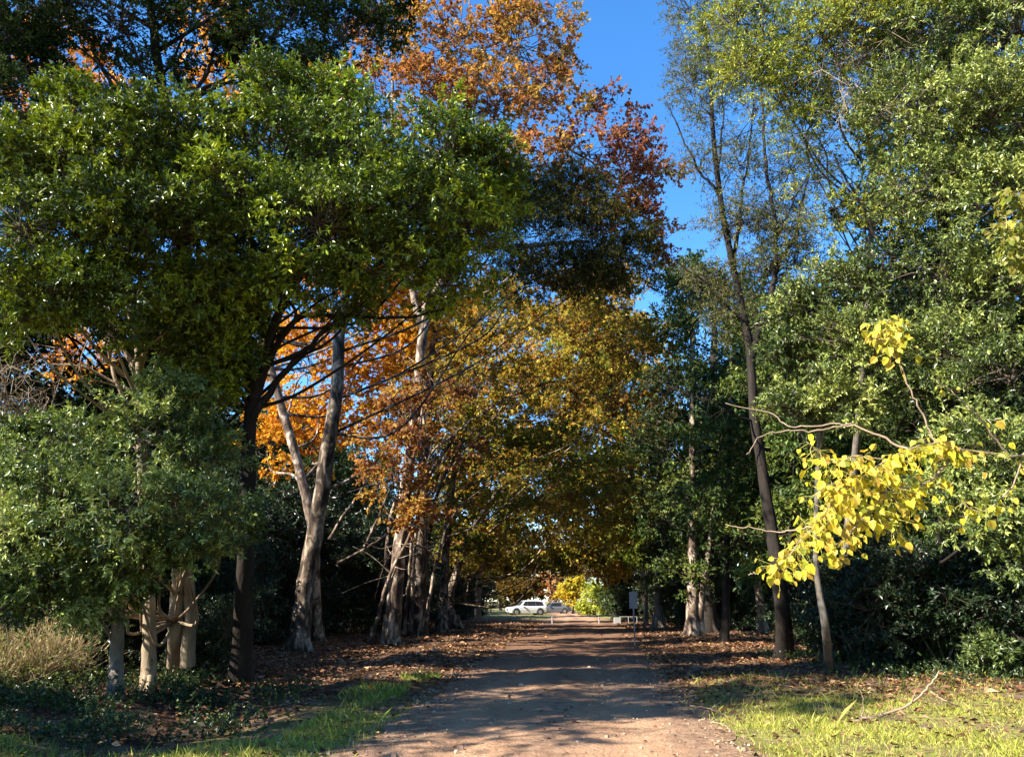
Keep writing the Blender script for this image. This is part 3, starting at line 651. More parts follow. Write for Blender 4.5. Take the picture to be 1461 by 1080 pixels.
tree('plane_tree', 'plane tree whose bent pale trunk closes the row of trunks beside the lane', 'tree', b,
     [b, P(640, 860, 47), P(652, 815, 47), P(672, 760, 47), P(710, 700, 47)], .34, .12, BARK_BROWN, ARCH,
     lobes_px([(730, 782, 48, 34), (800, 776, 49, 30), (865, 782, 49, 32), (700, 812, 50, 24), (745, 812, 50, 22), (790, 806, 50, 22), (835, 806, 50, 22), (872, 816, 51, 20), (900, 680, 47, 50, .9), (890, 745, 48, 34), (700, 800, 48, 24), (760, 700, 47, 60), (840, 690, 47, 50), (650, 770, 46, 34, .8)]), limb=.06)

for (bx, by, lab, lob, S_) in [
    (-2.6, 60, 'leafy amber tree closing the tunnel beyond the row of trunks', [(640, 600, 58, 62), (700, 520, 60, 66), (760, 600, 60, 66), (700, 680, 58, 60), (780, 690, 60, 55), (640, 700, 57, 50), (650, 780, 57, 34), (610, 540, 58, 55), (690, 770, 60, 30)], RUST),
    (10.5, 62, 'olive gold tree leaning in over the far lane from the right', [(840, 620, 62, 60), (890, 560, 62, 58), (830, 530, 62, 60), (910, 650, 60, 45), (850, 700, 62, 50), (800, 740, 64, 36), (870, 760, 62, 34), (920, 720, 60, 36), (900, 480, 62, 46), (840, 470, 62, 50)], ARCH),
    (-9, 80, 'tall amber tree far down the left side behind the leafy tunnel', [(620, 470, 78, 60), (700, 440, 80, 60), (780, 480, 80, 60), (650, 560, 78, 60), (740, 560, 80, 60), (820, 560, 82, 60), (680, 640, 80, 60), (780, 650, 82, 60), (640, 720, 78, 50), (720, 730, 80, 50), (670, 800, 78, 28), (800, 730, 82, 46)], ARCH),
    (16, 82, 'tall rusty tree far down the right side behind the leafy tunnel', [(840, 480, 80, 60), (900, 520, 80, 55), (860, 600, 80, 60), (920, 620, 80, 50), (870, 690, 80, 55), (930, 700, 80, 50), (850, 420, 80, 50), (905, 770, 78, 40), (870, 760, 80, 30)], RUST)]:
    b = np.array([bx, by, 0.]); top = P(lob[1][0], lob[1][1], by)
    tree('plane_tree', lab, 'tree', b, [b, b * .9 + top * .1 + [0, 0, 1], b * .5 + top * .5, top], .3, .1, BARK_GREY, dict(S_, L=.26, W=.2, br=1.0), lobes_px(lob), limb=.05, density=1.5)

# ------------------------------------------------------------------ right side
b = base_at(1183, 963)
tree('privet_tree', 'young tree with a straight thin grey trunk standing alone on the right verge', 'tree', b,
     [b, P(1178, 900, 16.6), P(1170, 850, 16.5), P(1164, 800, 16.4), P(1166, 700, 16.2), P(1172, 560, 15.8), P(1190, 430, 15.4)], .09, .035, BARK_GREY, RPRIVET,
     lobes_px([(1175, 435, 15, 66), (1150, 520, 15.4, 48), (1250, 405, 14.8, 72), (1255, 515, 14.8, 66), (1195, 580, 15.2, 40), (1200, 490, 14.8, 60), (1140, 450, 15.4, 34), (1125, 500, 15.6, 26, .8), (1130, 590, 15.6, 28, .7)]),
     limb=.03, flare=.35, density=1.3)

b = base_at(1345, 944)
def dead_twigs(k):
    pass
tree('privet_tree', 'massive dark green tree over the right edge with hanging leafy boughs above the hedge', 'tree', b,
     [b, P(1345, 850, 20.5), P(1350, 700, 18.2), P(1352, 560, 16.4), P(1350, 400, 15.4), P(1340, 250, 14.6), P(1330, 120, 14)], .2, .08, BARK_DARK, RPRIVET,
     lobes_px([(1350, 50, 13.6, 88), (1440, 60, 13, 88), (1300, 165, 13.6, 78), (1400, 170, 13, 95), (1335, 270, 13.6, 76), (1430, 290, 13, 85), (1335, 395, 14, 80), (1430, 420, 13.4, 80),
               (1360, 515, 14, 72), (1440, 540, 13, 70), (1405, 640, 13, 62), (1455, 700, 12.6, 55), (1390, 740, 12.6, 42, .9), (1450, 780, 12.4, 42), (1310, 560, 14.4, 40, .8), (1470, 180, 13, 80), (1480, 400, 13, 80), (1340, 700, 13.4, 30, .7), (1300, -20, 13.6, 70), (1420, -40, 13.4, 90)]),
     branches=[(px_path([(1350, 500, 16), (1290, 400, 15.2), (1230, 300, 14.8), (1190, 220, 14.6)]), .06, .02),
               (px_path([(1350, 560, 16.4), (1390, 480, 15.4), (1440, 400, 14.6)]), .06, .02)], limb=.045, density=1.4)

b = np.array([13.2, 20.5, 0.])
tree('evergreen_tree', 'dark evergreen tree standing behind the massive right tree', 'tree', b, [b, b + [-.2, 0, 5], b + [-.4, 0, 10], b + [-.5, -.2, 16]], .26, .1, BARK_DARK, DARKGREEN,
     lobes_px([(1330, 60, 18.5, 80), (1420, 50, 18.5, 85), (1310, 170, 18.5, 80), (1400, 190, 18.5, 90), (1330, 290, 18.5, 80), (1430, 310, 18.5, 85), (1300, 390, 18.5, 70), (1400, 420, 18.5, 80), (1460, 180, 18.5, 80), (1350, 520, 18.5, 80), (1450, 520, 18.5, 80), (1440, 640, 19, 80), (1340, 640, 19, 70), (1250, 330, 19, 50, .8)]), limb=.06)
b = np.array([8.3, 21.5, 0.])
root = tree('feathery_tree', 'lit yellow green feathery tree at the upper right with pale tangled dead twigs', 'tree', b,
     [b, P(1205, 800, 21), P(1225, 600, 19.4), P(1240, 400, 17.6), P(1240, 200, 16), P(1180, 60, 15.2)], .15, .03, BARK_GREY, LIGHTGREEN,
     lobes_px([(1085, 50, 14.6, 68, 1.3), (1165, 75, 14.4, 78, 1.3), (1250, 60, 14.4, 80, 1.2), (1130, 140, 14.8, 60, 1.2), (1050, 30, 14.8, 46, 1.1), (1070, 100, 14.8, 40, 1), (1210, 160, 14.8, 55, .6), (1090, 110, 14.8, 45, .8), (1250, 220, 15, 55, .45), (1180, 250, 15.2, 45, .35), (1120, -30, 14.6, 80), (1215, -30, 14.6, 70), (1275, 300, 15, 50, .8), (1190, 320, 15.4, 45, .5), (1300, 110, 14.6, 55), (1200, 10, 14.4, 60, 1.2), (1150, 190, 14.8, 40, .8)]),
     limb=.035, density=1.0)
k = Acc(); n = 34
A_ = np.array([P(R.uniform(1180, 1270), R.uniform(40, 190), 14 + R.uniform(-.4, .3)) for _ in range(n)]); B_ = A_ + R.normal(0, .5, (n, 3)) + [.3, -.1, .25]
twigs(k, A_, B_, .009, .004, .2, 0, 4, (.26, .20, .14))
A2 = (A_ + (B_ - A_) * .6)[R.integers(0, n, 300)]; twigs(k, A2, A2 + R.normal(0, .28, (300, 3)), .005, .0025, .25, 0, 3, (.28, .22, .16))
o = k.build('dead_branch', M_TWIG, root, b); o['label'] = 'pale bare tangled twigs'

b = base_at(1120, 944)
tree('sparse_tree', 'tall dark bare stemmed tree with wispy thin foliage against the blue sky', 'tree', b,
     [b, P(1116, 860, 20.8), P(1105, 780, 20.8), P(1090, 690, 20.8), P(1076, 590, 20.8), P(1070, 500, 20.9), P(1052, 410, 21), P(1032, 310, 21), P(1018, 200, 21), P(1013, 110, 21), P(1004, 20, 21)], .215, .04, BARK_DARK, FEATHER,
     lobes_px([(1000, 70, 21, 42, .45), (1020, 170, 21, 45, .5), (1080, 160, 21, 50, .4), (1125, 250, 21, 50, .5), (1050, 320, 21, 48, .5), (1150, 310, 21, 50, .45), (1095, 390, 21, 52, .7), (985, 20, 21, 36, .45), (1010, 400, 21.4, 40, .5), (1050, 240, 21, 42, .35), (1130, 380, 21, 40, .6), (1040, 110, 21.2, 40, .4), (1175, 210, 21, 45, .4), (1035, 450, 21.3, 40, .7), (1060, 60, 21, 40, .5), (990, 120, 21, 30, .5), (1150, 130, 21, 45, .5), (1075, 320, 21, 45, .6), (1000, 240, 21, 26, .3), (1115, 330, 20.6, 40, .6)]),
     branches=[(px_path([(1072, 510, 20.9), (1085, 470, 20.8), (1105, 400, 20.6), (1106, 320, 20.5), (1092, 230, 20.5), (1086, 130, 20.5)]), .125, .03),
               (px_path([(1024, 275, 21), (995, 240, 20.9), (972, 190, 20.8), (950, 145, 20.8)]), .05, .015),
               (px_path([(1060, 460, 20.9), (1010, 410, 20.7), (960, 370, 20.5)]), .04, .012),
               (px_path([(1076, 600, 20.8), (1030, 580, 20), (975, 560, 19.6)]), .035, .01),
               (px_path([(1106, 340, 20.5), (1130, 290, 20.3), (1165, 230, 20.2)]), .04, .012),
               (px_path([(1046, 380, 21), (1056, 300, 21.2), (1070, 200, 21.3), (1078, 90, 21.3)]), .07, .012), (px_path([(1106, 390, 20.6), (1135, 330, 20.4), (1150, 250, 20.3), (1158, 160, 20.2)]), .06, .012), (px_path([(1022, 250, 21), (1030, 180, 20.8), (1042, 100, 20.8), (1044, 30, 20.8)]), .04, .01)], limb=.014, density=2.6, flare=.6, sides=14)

# middle distance, right
def mid(px, py, label, lobes, S, w, lean=0, bark=BARK_GREY, stems=(), **kw):
    b = base_at(px, py); Y = b[1]
    top = min(l[1] for l in lobes)
    pts = [b] + [P(px + lean * t, py + (top + 30 - py) * t, Y) for t in (.3, .6, 1)]
    return tree('broadleaf_tree', label, 'tree', b, pts, w, w * .4, bark, S, lobes_px(lobes), branches=[(px_path(s, Y), w * .8, w * .3) for s in stems], limb=.05, **kw)
mid(1034, 919, 'dark slender tree on the right verge between the pale trunks and the tall bare tree',
    [(1100, 470, 28, 55), (1120, 560, 28, 60), (1100, 640, 28, 50), (1060, 770, 28.5, 45, .8), (1130, 700, 28, 50, .8), (1010, 720, 28.5, 45, .8), (1040, 640, 28, 50, .8)], MIDGREEN, .17, 10, BARK_DARK)
mid(988, 909, 'tree with two pale stems side by side on the right of the lane',
    [(1000, 450, 36, 52), (1045, 520, 36, 60), (980, 560, 36, 56), (1030, 620, 36, 56), (955, 640, 37, 40), (1000, 700, 36, 55), (950, 740, 38, 40), (1010, 780, 37, 45, .8), (960, 480, 37, 30, .8), (985, 420, 36, 35), (975, 820, 37, 28, .7)], MIDGREEN, .28, 0, BARK_PALE,
    stems=[[(1000, 910), (1000, 850), (1012, 780), (1020, 700)]])
mid(940, 897, 'grey stemmed tree on the right behind the little sign post, rusty leaves low down',
    [(930, 700, 47, 40), (945, 620, 47, 42), (965, 780, 46, 36), (920, 770, 48, 34), (1000, 830, 46, 24), (915, 640, 47, 32, .8), (960, 560, 47, 40), (940, 830, 47, 22, .7)], dict(MIDGREEN, pal=np.array([(.03, .05, .014), (.05, .07, .016), (.09, .08, .02), (.14, .07, .022)])), .3, 0)
mid(922, 893, 'bright lime green leaved young tree at the right mouth of the tunnel',
    [(900, 775, 54, 28), (912, 810, 54, 26), (890, 805, 55, 20, .8), (925, 790, 54, 24)], BRIGHT, .16, 0)
mid(878, 884, 'dark round evergreen at the right end of the tunnel',
    [(884, 815, 70, 22), (894, 840, 70, 22), (884, 852, 72, 12), (900, 860, 68, 14), (910, 845, 68, 18)], FARGREEN, .25, 0, BARK_DARK)
mid(1118, 930, 'thin stemmed dark tree behind the tall bare tree',
    [(1150, 640, 24, 45), (1170, 720, 24, 45), (1130, 760, 24, 40, .8), (1090, 830, 24.5, 30, .6), (1200, 660, 24, 40), (1090, 560, 24.5, 40, .7)], MIDGREEN, .12, 20, BARK_DARK)
mid(1010, 903, 'tall dark evergreen closing the view right of the lane', [(980, 470, 52, 60), (1050, 440, 52, 70), (1110, 500, 52, 70), (1000, 560, 52, 70), (1090, 600, 52, 70), (1160, 560, 52, 70), (1020, 680, 52, 65), (960, 640, 52, 40), (1110, 700, 52, 70), (1180, 680, 52, 70), (985, 400, 52, 35), (950, 560, 52, 35)], dict(FARGREEN), .4, 10, BARK_DARK)
mid(1262, 938, 'dark tree hidden behind the right hedge',
    [(1240, 640, 24, 60), (1300, 700, 24, 60), (1220, 730, 24, 50), (1380, 720, 24, 65, .9), (1300, 610, 24.5, 60), (1440, 640, 24, 65), (1420, 780, 23.5, 55), (1270, 790, 23.5, 50), (1340, 800, 23.5, 50)], MIDGREEN, .2, 20, BARK_DARK)

# hedges: one shrub after another
def shrub(name, label, c, r, S, group=None, n=5, dens=1.):
    c = np.asarray(c, float); c = np.array([c[0], c[1], float(gz(c[0], c[1]))])
    root = empty(name, c, label, 'shrub', group)
    lob = [(c + np.array([R.normal(0, .45) * r[0], R.normal(0, .45) * r[1], R.uniform(.17, .72) * r[2]]), np.array([r[0] * .62, r[1] * .62, r[2] * .42]), dens) for _ in range(n)]
    t = Acc()
    for l in lob: tube(t, [c + [R.normal(0, .1), R.normal(0, .1), -.1], (c + l[0]) / 2 + R.normal(0, .1, 3), l[0]], .03, .012, sides=5)
    t.build('stem', BARK_GREY, root, c)
    k = Acc(); crown(k, lob, S); k.build('foliage', [S['mat'], M_TWIG], root, c)
    return root
def copy_thing(root, loc, rz, s, label=None):
    c = root.copy(); COL.objects.link(c); c.location = loc; c.rotation_euler = (0, 0, rz); c.scale = (s, s, s)
    if label: c['label'] = label
    for ch in [o for o in bpy.data.objects if o.parent == root]:
        d = ch.copy(); COL.objects.link(d); d.parent = c
    return c
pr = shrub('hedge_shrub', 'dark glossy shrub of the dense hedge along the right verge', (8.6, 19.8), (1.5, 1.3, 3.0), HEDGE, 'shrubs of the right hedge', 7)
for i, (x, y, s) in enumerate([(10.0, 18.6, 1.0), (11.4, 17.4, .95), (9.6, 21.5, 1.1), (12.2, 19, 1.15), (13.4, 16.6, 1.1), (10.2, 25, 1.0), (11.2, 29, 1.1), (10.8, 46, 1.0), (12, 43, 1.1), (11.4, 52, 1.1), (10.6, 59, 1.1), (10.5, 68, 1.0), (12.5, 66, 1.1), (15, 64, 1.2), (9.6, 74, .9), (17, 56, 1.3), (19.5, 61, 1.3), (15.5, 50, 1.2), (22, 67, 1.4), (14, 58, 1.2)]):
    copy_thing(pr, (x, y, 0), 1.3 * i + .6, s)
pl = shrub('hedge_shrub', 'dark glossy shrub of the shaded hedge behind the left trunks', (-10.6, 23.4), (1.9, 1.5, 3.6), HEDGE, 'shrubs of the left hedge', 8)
for i, (x, y, s) in enumerate([(-11.5, 21.2, 1.1), (-14.2, 19.6, 1.1), (-12.2, 26, 1.6), (-11.2, 30, 1.6), (-10.2, 34, 1.6), (-9.2, 38, 1.6), (-8.6, 42.5, 1.6), (-7.8, 47, 1.5), (-12.5, 28, 1.3), (-17, 19, 1.2), (-6.6, 51, 1.), (-5.9, 57, 1.05), (-5.8, 63, 1.05), (-5.6, 69, 1.1), (-6.2, 76, 1.1), (-8.5, 82, 1.2), (-11, 80, 1.2), (-14, 78, 1.3), (-9.5, 70, 1.3), (-8.5, 64, 1.2), (-12.5, 72, 1.3), (-3.6, 80, 1.1), (-4.4, 72, 1.2), (-6.9, 18.2, .42), (-8.0, 19.6, .7), (-9.2, 18.6, .7)]):  # the tall copies are enlarged to shade the leaf floor
    copy_thing(pl, (x, y, 0), 1.1 * i + .4, s)  # small copies by the trunks are dark stand-ins for deep shadow
for px, py, lab, w in [(1245, 948, 'small pale leaved shrub at the foot of the hedge just right of the thin trunk', .55), (1330, 958, 'light leaved shrub with upright shoots at the foot of the right hedge', .6), (1425, 972, 'small leafy shrub at the right edge below the dark hedge', .6)]:
    g = G(px, py); shrub('leafy_shrub', lab, g, (w * .8, w * .8, .9), dict(HEDGE, pal=np.array([(.03, .05, .014), (.06, .09, .02), (.12, .15, .04)]), sl=.22), None, 4, .5)

# ------------------------------------------------------------------ background woods
def generic(name, label, group, S, h, loc, bark, seed_lobes=10):
    b = np.array(loc, float)
    lob = []
    for i in range(seed_lobes):
        an = i * 2.4 + R.normal(0, .3); z = h * (.28 + .62 * (i + .5) / seed_lobes); rr = h * .17 * (1.15 - .5 * abs(z / h - .45) * 2)
        lob.append((b + np.array([math.cos(an) * rr, math.sin(an) * rr, z]), np.array([1, 1, .9]) * h * R.uniform(.13, .18), 1.))
    return tree(name, label, 'tree', b, [b, b + [.2, 0, h * .3], b + [-.1, .1, h * .6], b + [0, 0, h * .9]], h * .016, .06, bark, S, lob, limb=.07, group=group, density=.9, sides=8)
g1 = generic('background_tree', 'dark green tree of the wood behind the left row', 'dark trees behind the left row', FARGREEN, 15, (-16, 52, 0), BARK_DARK)
for i, (x, y, s) in enumerate([(-22, 44, .8), (-13, 60, .95), (-28, 52, 1.2), (-20, 58, 1.1), (-13, 70, 1.), (-24, 68, 1.2)]):
    copy_thing(g1, (x, y, 0), i * 1.7, s)
g2 = generic('background_tree', 'dark green tree of the wood behind the right row', 'dark trees behind the right row', dict(FARGREEN, pal=np.array([(.025, .045, .014), (.045, .07, .02), (.08, .10, .025)])), 14, (12.5, 30, 0), BARK_GREY)
for i, (x, y, s) in enumerate([(16, 25, 1.0), (19, 32, 1.1), (12.5, 40, 1.0), (14.5, 36, 1.), (18, 44, 1.15), (14, 54, 1.1), (15.5, 64, 1.0), (23, 38, 1.2), (22, 54, 1.2), (17, 78, 1.0), (24, 27, 1.2), (15, 90, 1.05), (12.2, 48, .8)]):
    copy_thing(g2, (x, y, 0), i * 1.9, s)
g3 = generic('background_tree', 'autumn tinted tree of the far wood at the end of the lane', 'autumn trees at the far end', FAROLIVE, 13, (-6, 122, 0), BARK_GREY)
for i, (x, y, s) in enumerate([(-12, 112, 1.), (-18, 104, 1.1), (2, 132, 1.), (12, 128, 1.), (20, 118, 1.), (-20, 92, 1.), (-26, 82, 1.1), (26, 104, 1.1), (-2, 140, 1.2), (8, 146, 1.2), (17, 140, 1.2), (-11, 136, 1.2), (-22, 125, 1.2), (30, 130, 1.2), (-9, 92, .8), (-14, 80, .9), (-7.5, 99, .55), (-4.5, 104, .5), (-10, 106, .6)]):
    copy_thing(g3, (x, y, 0), i * 1.3, s)

# sunlit trees and shrubs at the far end
def far_tree(px, py, label, lobes, S, Y, name='small_tree'):
    b = P(px, py, Y); b[2] = 0
    tree(name, label, 'tree', b, [b, P(px, py - 12, Y), P(px, min(l[1] for l in lobes) + 8, Y)], .16, .06, BARK_GREY, S, lobes_px(lobes), limb=.04)
far_tree(818, 874, 'bright yellow leaved tree in the sun at the far end of the lane', [(812, 838, 104, 14), (822, 848, 104, 14), (815, 858, 104, 12), (826, 835, 104, 10), (806, 850, 104, 9)], YELLOWTREE, 104)
far_tree(848, 877, 'sunlit lime green bush beside the far bend of the lane', [(842, 858, 92, 15), (858, 852, 92, 15), (872, 864, 91, 10), (835, 868, 92, 8), (862, 866, 91, 9), (848, 844, 93, 12), (868, 852, 90, 10)], dict(BRIGHT, pal=np.array([(.26, .32, .04), (.42, .46, .06), (.5, .48, .07)])), 92, 'small_tree')
far_tree(793, 873, 'peach orange tree at the far end left of the yellow one', [(790, 838, 112, 13), (780, 845, 112, 11), (797, 850, 112, 11), (770, 835, 113, 12), (785, 828, 113, 12)], PEACH, 112)
far_tree(745, 873, 'pale olive tree behind the white parked car', [(745, 848, 112, 14), (730, 840, 112, 15), (755, 838, 112, 13), (720, 850, 111, 12), (735, 850, 114, 16), (760, 850, 114, 12), (712, 842, 113, 16), (740, 862, 113, 10)], FAROLIVE, 112)

# ------------------------------------------------------------------ parked cars
WHITE = plain('white_paint', (.66, .67, .69), .28, spec=.5, coat=.6)
DGREY = plain('dark_grey_paint', (.10, .11, .13), .3, coat=.6)
GLASS = plain('dark_glass', (.02, .025, .03), .06, spec=.8)
RUBBER = plain('rubber', (.02, .02, .02), .8)
RIM = plain('alloy', (.45, .45, .46), .35, .8)
LAMP = plain('lamp_lens', (.75, .78, .8), .12, spec=.8)
REDL = plain('red_lens', (.35, .02, .02), .2)
BLACK = plain('black_plastic', (.03, .03, .032), .6)

def loft(acc, secs):
    """secs: list of (n,3) rings"""
    n = len(secs[0]); v = np.concatenate(secs); m = len(secs)
    i = np.arange(m - 1)[:, None] * n; j = np.arange(n)[None]
    q = np.stack([i + j, i + n + j, i + n + (j + 1) % n, i + (j + 1) % n], -1).reshape(-1, 4)
    caps = []
    for b, fl in ((0, 1), ((m - 1) * n, -1)):
        for k in range(1, n // 2):
            c = [b + k - 1, b + k, b + n - 1 - k, b + n - k]
            caps.append(c if fl > 0 else c[::-1])
    acc.add(v, np.vstack([q, np.array(caps)]), smooth=False)

def boxq(acc, lo, hi):
    x0, y0, z0 = lo; x1, y1, z1 = hi
    v = [(x0, y0, z0), (x1, y0, z0), (x1, y1, z0), (x0, y1, z0), (x0, y0, z1), (x1, y0, z1), (x1, y1, z1), (x0, y1, z1)]
    acc.add(v, [(0, 3, 2, 1), (4, 5, 6, 7), (0, 1, 5, 4), (1, 2, 6, 5), (2, 3, 7, 6), (3, 0, 4, 7)])

def cyl_y(acc, c, r, w, n=20, r2=None):
    a = np.linspace(0, 2 * math.pi, n, endpoint=False); rs = []
    for yy_, rr in ((-w / 2, r * .93), (-w / 2 + .03, r), (w / 2 - .03, r), (w / 2, r * .93)):
        rs.append(np.stack([c[0] + rr * np.cos(a), np.full(n, c[1] + yy_), c[2] + rr * np.sin(a)], -1))
    loft(acc, rs)

def build_car(name, label, paint, loc, rz, L=4.6, W=1.84, H=1.68, suv=True):
    root = empty(name, loc, label, 'car', None, rz)
    hw = W / 2
    # lower body stations: x from nose (+) to tail (-): (x, z bottom, z top, half width)
    st = [(L * .5, .42, .72, hw * .78), (L * .485, .30, .84, hw * .90), (L * .44, .24, .92, hw * .97), (L * .30, .22, .99, hw), (L * .20, .22, 1.02, hw),
          (-.1 * L, .22, 1.02, hw), (-.35 * L, .24, 1.03, hw), (-.46 * L, .28, 1.03, hw * .97), (-.495 * L, .40, 1.0, hw * .9)] if suv else \
         [(L * .5, .36, .58, hw * .76), (L * .48, .26, .70, hw * .9), (L * .42, .22, .78, hw * .97), (L * .28, .2, .86, hw), (L * .2, .2, .9, hw), (-.2 * L, .2, .92, hw), (-.36 * L, .22, .93, hw * .99), (-.46 * L, .26, .92, hw * .95), (-.495 * L, .38, .86, hw * .88)]
    rings = []
    for x, z0, z1, h in st:
        zz = [(z0, .86), (z0 + .06, .96), ((z0 + z1) / 2 - .02, 1.), (z1 - .12, .985), (z1 - .03, .93), (z1, .86)]
        rings.append(np.array([(x, h * k, z) for z, k in zz] + [(x, -h * k, z) for z, k in reversed(zz)]))
    a = Acc(); loft(a, rings); a.build('body', paint, root)
    zb = 1.0 if suv else .89
    cab = [(.215 * L, zb, zb + .03, .86), (.10 * L, zb, H - .08, .84), (.04 * L, zb, H - .02, .83), (-.15 * L, zb, H, .83), (-.36 * L, zb, H - .05, .82), (-.44 * L, zb, H - .22, .82), (-.478 * L, zb, zb + .03, .86)] if suv else \
          [(.2 * L, zb, zb + .03, .86), (.05 * L, zb, H - .05, .82), (-.02 * L, zb, H, .81), (-.15 * L, zb, H - .01, .81), (-.25 * L, zb, H - .1, .81), (-.40 * L, zb, zb + .03, .84)]
    rings = []
    for x, z0, z1, k in cab:
        t = (z1 - zb) / (H - zb); top = hw * (k - .14 * t)
        zz = [(z0 - .02, hw * .9), (z0 + .02, hw * (k + .035)), (z1 - .05 if z1 - z0 > .2 else z1 - .01, top + .03), (z1, top - .05)]
        rings.append(np.array([(x, y_, z) for z, y_ in zz] + [(x, -y_, z) for z, y_ in reversed(zz)]))
    a = Acc(); loft(a, rings); a.build('cabin', paint, root)
    def side_y(z): return hw * (.878 - .14 * (z - zb) / (H - zb)) + .014
    wins = [[(.155 * L, zb + .06), (.02 * L, zb + .06), (.02 * L, H - .13), (.075 * L, H - .15)], [(.005 * L, zb + .06), (-.19 * L, zb + .06), (-.19 * L, H - .12), (.005 * L, H - .13)], [(-.205 * L, zb + .06), (-.40 * L, zb + .08), (-.36 * L, H - .18), (-.205 * L, H - .12)]]
    if not suv: wins = wins[:2]
    for sgn in (1, -1):
        for w in wins:
            a = Acc(); v = [(x, sgn * side_y(z), z) for x, z in w] + [(x, sgn * (side_y(z) - .03), z) for x, z in w]
            a.add(v, [(0, 1, 2, 3), (7, 6, 5, 4), (0, 4, 5, 1), (1, 5, 6, 2), (2, 6, 7, 3), (3, 7, 4, 0)]); a.build('window', GLASS, root)
        a = Acc(); boxq(a, (L * .455, sgn * hw * .62 - .17, .70 if suv else .60), (L * .492, sgn * hw * .62 + .17, .82 if suv else .69)); a.build('headlight', LAMP, root)
        a = Acc(); boxq(a, (-L * .497, sgn * hw * .7 - .14, .80), (-L * .47, sgn * hw * .7 + .14, 1.0)); a.build('tail_light', REDL, root)
        a = Acc(); boxq(a, (.14 * L, sgn * (hw + .09) - .09, zb + .02), (.17 * L, sgn * (hw + .09) + .09, zb + .16)); a.build('mirror', paint, root)
        for x in (.5 * L - .86, -.5 * L + .88):
            r = .36 if suv else .32
            a = Acc(); cyl_y(a, (x, sgn * (hw - .11), r), r, .24); w = a.build('wheel', RUBBER, root)
            a = Acc(); cyl_y(a, (x, sgn * (hw + .012), r), r * .62, .05); rm = a.build('rim', RIM, w)
            a = Acc(); cyl_y(a, (x, sgn * (hw - .10), r + .04), r + .09, .215); a.build('wheel_arch', BLACK, root)
    # windscreen and rear window
    for pts, nm in (([(.205 * L, zb + .05), (.108 * L, H - .12)], 'windscreen'), ([(-.474 * L, zb + .07), (-.447 * L, H - .27)] if suv else [(-.385 * L, zb + .05), (-.262 * L, H - .14)], 'rear_window')):
        (xa, za), (xb, zb2) = pts; o = .018 * (1 if nm == 'windscreen' else -1)
        v = [(xa + o, -hw * .78, za + .02), (xa + o, hw * .78, za + .02), (xb + o, hw * .66, zb2 + .02), (xb + o, -hw * .66, zb2 + .02)]
        v += [(x - o * 1.6, y, z - .02) for x, y, z in v]
        a = Acc(); a.add(v, [(0, 1, 2, 3), (7, 6, 5, 4), (0, 4, 5, 1), (1, 5, 6, 2), (2, 6, 7, 3), (3, 7, 4, 0)]); a.build(nm, GLASS, root)
    a = Acc(); boxq(a, (L * .48, -hw * .42, .52), (L * .503, hw * .42, .72)); a.build('grille', BLACK, root)
    a = Acc(); boxq(a, (L * .485, -hw * .7, .32), (L * .507, hw * .7, .42)); a.build('bumper', BLACK, root)
    return root

c = G(751, 877.5)
build_car('parked_suv', 'white sport utility car parked side on at the far left end of the lane', WHITE, (c[0], c[1], 0), math.radians(180 + 16))
c2 = P(783, 868, 104)
build_car('parked_car', 'dark grey car parked partly behind the tail of the white one', DGREY, (c2[0] + .6, 104, 0), math.radians(180 + 8), 4.4, 1.78, 1.46, False)

# ------------------------------------------------------------------ sign, barrier, bollards
GALV = plain('grey_metal', (.24, .25, .26), .5, .3)
WPAINT = plain('dull_white', (.30, .30, .28), .85)  # white toned down to an even grey
def cyl_z(acc, x, y, z0, z1, r, n=12):
    a = np.linspace(0, 2 * math.pi, n, endpoint=False); rs = []
    for z, rr in ((z0, r), (z1 - .01, r), (z1, r * .8)):
        rs.append(np.stack([x + rr * np.cos(a), y + rr * np.sin(a), np.full(n, z)], -1))
    loft(acc, rs)
s = G(906, 921)
root = empty('sign_post', s, 'small grey sign plate on a thin post at the right of the lane', 'sign')
a = Acc(); cyl_z(a, 0, 0, -.1, 1.95, .03); a.build('post', GALV, root)
a = Acc(); boxq(a, (-.15, -.045, 1.33), (.15, -.032, 1.93)); p_ = a.build('sign_plate', GALV, root)
for z in (1.45, 1.8):
    a = Acc(); cyl_y(a, (0, -.052, z), .012, .014, 8); a.build('bolt', GALV, p_)
s = G(892, 890)
root = empty('pipe_barrier', s, 'low white pipe barrier beside the white block at the right of the far crossing', 'barrier')
k = scale_at(892, 890, s[1])
a = Acc(); tube(a, [(-.4, 0, .5), (.25, 0, .5), (.9, 0, .5)], .022, .022, 6, 8, 0); a.build('rail', WPAINT, root)
for x in (-.36, .25, .86):
    a = Acc(); cyl_z(a, x, 0, -.1, .485, .025); a.build('post', WPAINT, root)
s = G(881, 890)
root = empty('concrete_block', s, 'white painted square block standing left of the pipe barrier', 'block')
bm = bmesh.new(); bmesh.ops.create_cube(bm, size=1.0)
for v in bm.verts: v.co = Vector((v.co.x * .5, v.co.y * .4, v.co.z * .46 + .23))
bmesh.ops.bevel(bm, geom=bm.edges[:], offset=.035, segments=2, affect='EDGES')
me = bpy.data.meshes.new('block'); bm.to_mesh(me); bm.free(); me.materials.append(WPAINT); o = bpy.data.objects.new('block', me); COL.objects.link(o); o.parent = root
a = Acc(); boxq(a, (-.28, -.23, -.04), (.28, .23, .03)); a.build('footing', WPAINT, root)
